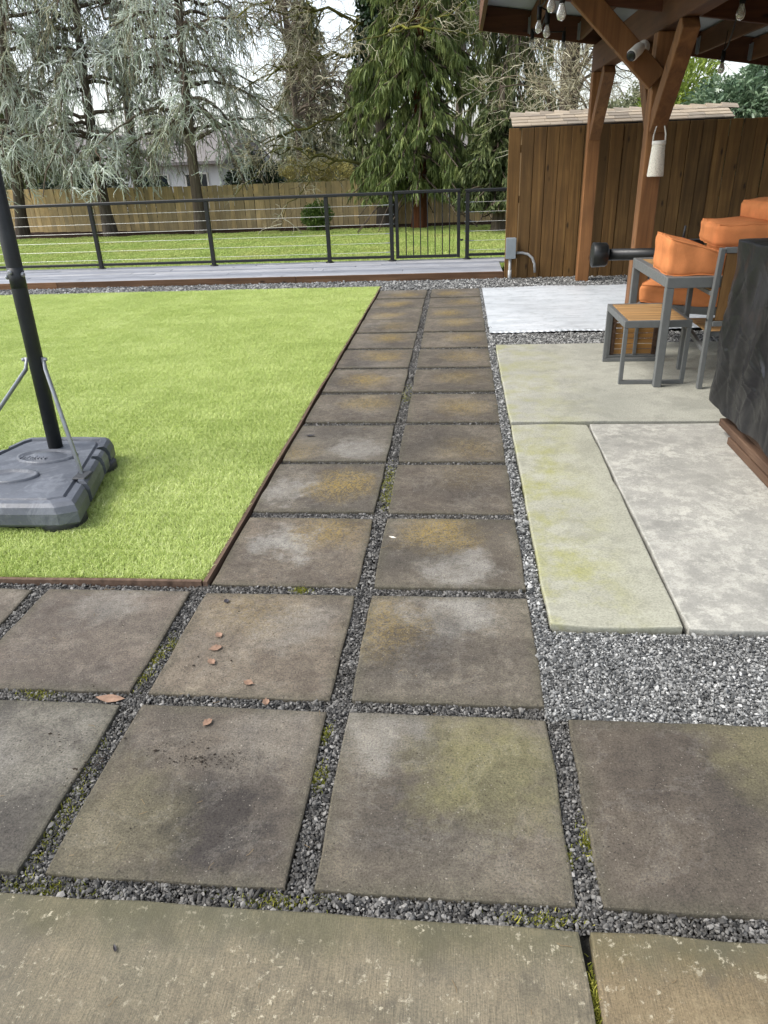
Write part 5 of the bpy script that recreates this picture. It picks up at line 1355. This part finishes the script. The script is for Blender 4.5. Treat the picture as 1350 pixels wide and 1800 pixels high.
def leafy(name, label, base, blobs, mat, seed, n, L, wid, cat='shrub', group=None, up=.2, rn=(.5, .25), stem=True):
    r = np.random.default_rng(seed); t = thing(name, label, cat, base, group)
    A = Acc(); ctr = np.array([b[:3] for b in blobs]); rad = np.array([b[3:6] for b in blobs]); wgt = np.prod(rad, 1); wgt = wgt/wgt.sum()
    bi = r.choice(len(blobs), n, p=wgt); d = unit(r.normal(0, 1, (n, 3))); q = r.uniform(.35, 1.05, n)**.6
    P0 = ctr[bi]+d*rad[bi]*(q*(1+.2*np.sin(d[:, 0]*7+bi)*np.cos(d[:, 2]*6)))[:, None]
    P0[:, 2] = np.maximum(P0[:, 2], base[2]+.03)
    D = unit(d+r.normal(0, .6, (n, 3))+np.array([0, 0, up]))
    Q = strands_np(P0, D, r.uniform(L[0], L[1], n), None, 4, (0, 0, -.25))
    clump = np.clip(.5+.5*np.sin(P0[:, 0]*5.1+seed)*np.cos(P0[:, 2]*6.3)*np.sin(P0[:, 1]*4+1), 0, 1)
    A.add(ribbons_np(Q, r.uniform(wid*.7, wid*1.3, n), r, np.array([.35, 1., .8, .05])), np.clip(r.normal(*rn, n)*.7+clump*.3, 0, 1), 8)
    A.build('foliage', mat, t)
    if stem:
        m = MB()
        for b in blobs:
            m.tube([(base[0]+.2*(b[0]-base[0]), base[1]+.2*(b[1]-base[1]), base[2]), ((base[0]+b[0])/2+.05, (base[1]+b[1])/2, (base[2]+b[2])/2), b[:3]], [.035, .028, .012], 7)
        m.build('stems', MT['bark_grey'], t, True)
    return t
leafy('laurel_shrub', 'blue green laurel shrub overhanging the plank fence', (4.2, 12.4, -.1), [(4.0, 12.3, 2.0, .75, .7, .45), (4.6, 12.2, 2.3, .7, .7, .5), (4.9, 12.6, 1.6, .9, .7, .8), (3.7, 12.5, 1.5, .6, .5, .7), (4.0, 11.9, 1.95, .5, .6, .35)], MT['f_laurel'], 71, 17000, (.08, .16), .030)
leafy('bright_shrub', 'yellow green shrub between pergola post and laurel', (3.35, 13.2, -.1), [(3.3, 13.1, 2.0, .5, .5, .55), (3.6, 13.2, 2.4, .35, .4, .4), (3.2, 13.3, 1.2, .5, .5, .7)], MT['f_bright'], 72, 6000, (.08, .16), .028, up=.6)
leafy('evergreen_shrub', 'olive evergreen shrub behind the shed roof', (3.0, 14.3, -.1), [(2.8, 14.3, 1.7, .7, .6, .7), (3.4, 14.5, 2.1, .6, .6, .6), (2.3, 14.6, 1.4, .6, .6, .6)], MT['f_fir'], 73, 9000, (.05, .10), .03)
leafy('round_bush', 'small clipped green bush at the far fence', (-3.72, 19.9, -.1), [(-3.72, 19.9, .27, .36, .32, .34), (-3.55, 19.9, .32, .28, .28, .26)], MT['f_bush'], 74, 3200, (.04, .08), .03)
leafy('winter_shrub', 'tan and olive winter shrub beyond the far fence', (-5.1, 26, -.1), [(-5.1, 26, 1.0, .9, .7, .8), (-4.2, 26.3, .9, .9, .7, .7), (-6.0, 26.2, .8, .6, .6, .6)], MT['f_tan'], 75, 9000, (.06, .12), .035)
leafy('dark_shrub', 'dark broadleaf shrub behind fence beside the slim cedar', (-6.2, 23.0, -.1), [(-6.1, 23.0, 1.0, .8, .6, .8), (-5.5, 23.0, .75, .5, .5, .5)], MT['f_ivy'], 76, 7000, (.07, .13), .045)
leafy('dark_shrub', 'dark shrub under the weeping cedars behind the fence', (-10.6, 22.9, -.1), [(-10.9, 22.9, .8, 1.0, .6, .8), (-12.2, 23., .7, 1.1, .6, .7), (-9.2, 23, .6, .7, .5, .6)], MT['f_ivy'], 77, 8000, (.07, .13), .05)
leafy('low_shrub', 'low clipped shrub behind the fence near the carport', (-4.7, 22.6, -.1), [(-4.6, 22.6, .7, .7, .4, .42), (-4.0, 22.6, .55, .5, .4, .4)], MT['f_dark'], 78, 4500, (.05, .09), .035)

# ------------------------------------------------------------------ far houses
def house(label, x0, x1, y0, y1, h, rh, wins, door=None):
    t = thing('house', label, 'house', ((x0+x1)/2, (y0+y1)/2, -.13))
    MB().box(x0, x1, y0, y1, -.13, h).build('wall', MT['house_white'], t)
    ym = (y0+y1)/2
    MB().add([(x0-.4, y0-.4, h), (x1+.4, y0-.4, h), (x1+.4, ym, h+rh), (x0-.4, ym, h+rh), (x0-.4, y1+.4, h), (x1+.4, y1+.4, h), (x0-.4, y0-.4, h-.12), (x1+.4, y0-.4, h-.12), (x0-.4, y1+.4, h-.12), (x1+.4, y1+.4, h-.12)],
             [(0, 1, 2, 3), (3, 2, 5, 4), (0, 6, 7, 1), (4, 5, 9, 8), (6, 8, 9, 7), (0, 3, 4, 8, 6), (1, 7, 9, 5, 2)]).build('roof', MT['house_roof'], t)
    for (wx, wz, ww, wh) in wins:
        wo_ = MB().box(wx-ww/2-.08, wx+ww/2+.08, y0-.05, y0-.001, wz-wh/2-.08, wz+wh/2+.08, .01).build('window', MT['white'], t)
        PINV[wo_.name] = Matrix.Identity(4)
        MB().box(wx-ww/2, wx+ww/2, y0-.058, y0-.0505, wz-wh/2, wz+wh/2).build('pane', MT['glass'], wo_)
house('white house behind the weeping cedars and the tan fence', -17.5, -10.2, 33, 41, 1.75, 1.3, [(-16, .8, 1.2, .9), (-13.2, .8, 1.4, .9), (-11.2, .8, .9, .9)])
house('white house far behind redcedar and dark evergreen', -1.6, 4.2, 36, 44, 1.8, 1.2, [(-.5, .9, 1., .8), (1.4, .9, 1.2, .8)])
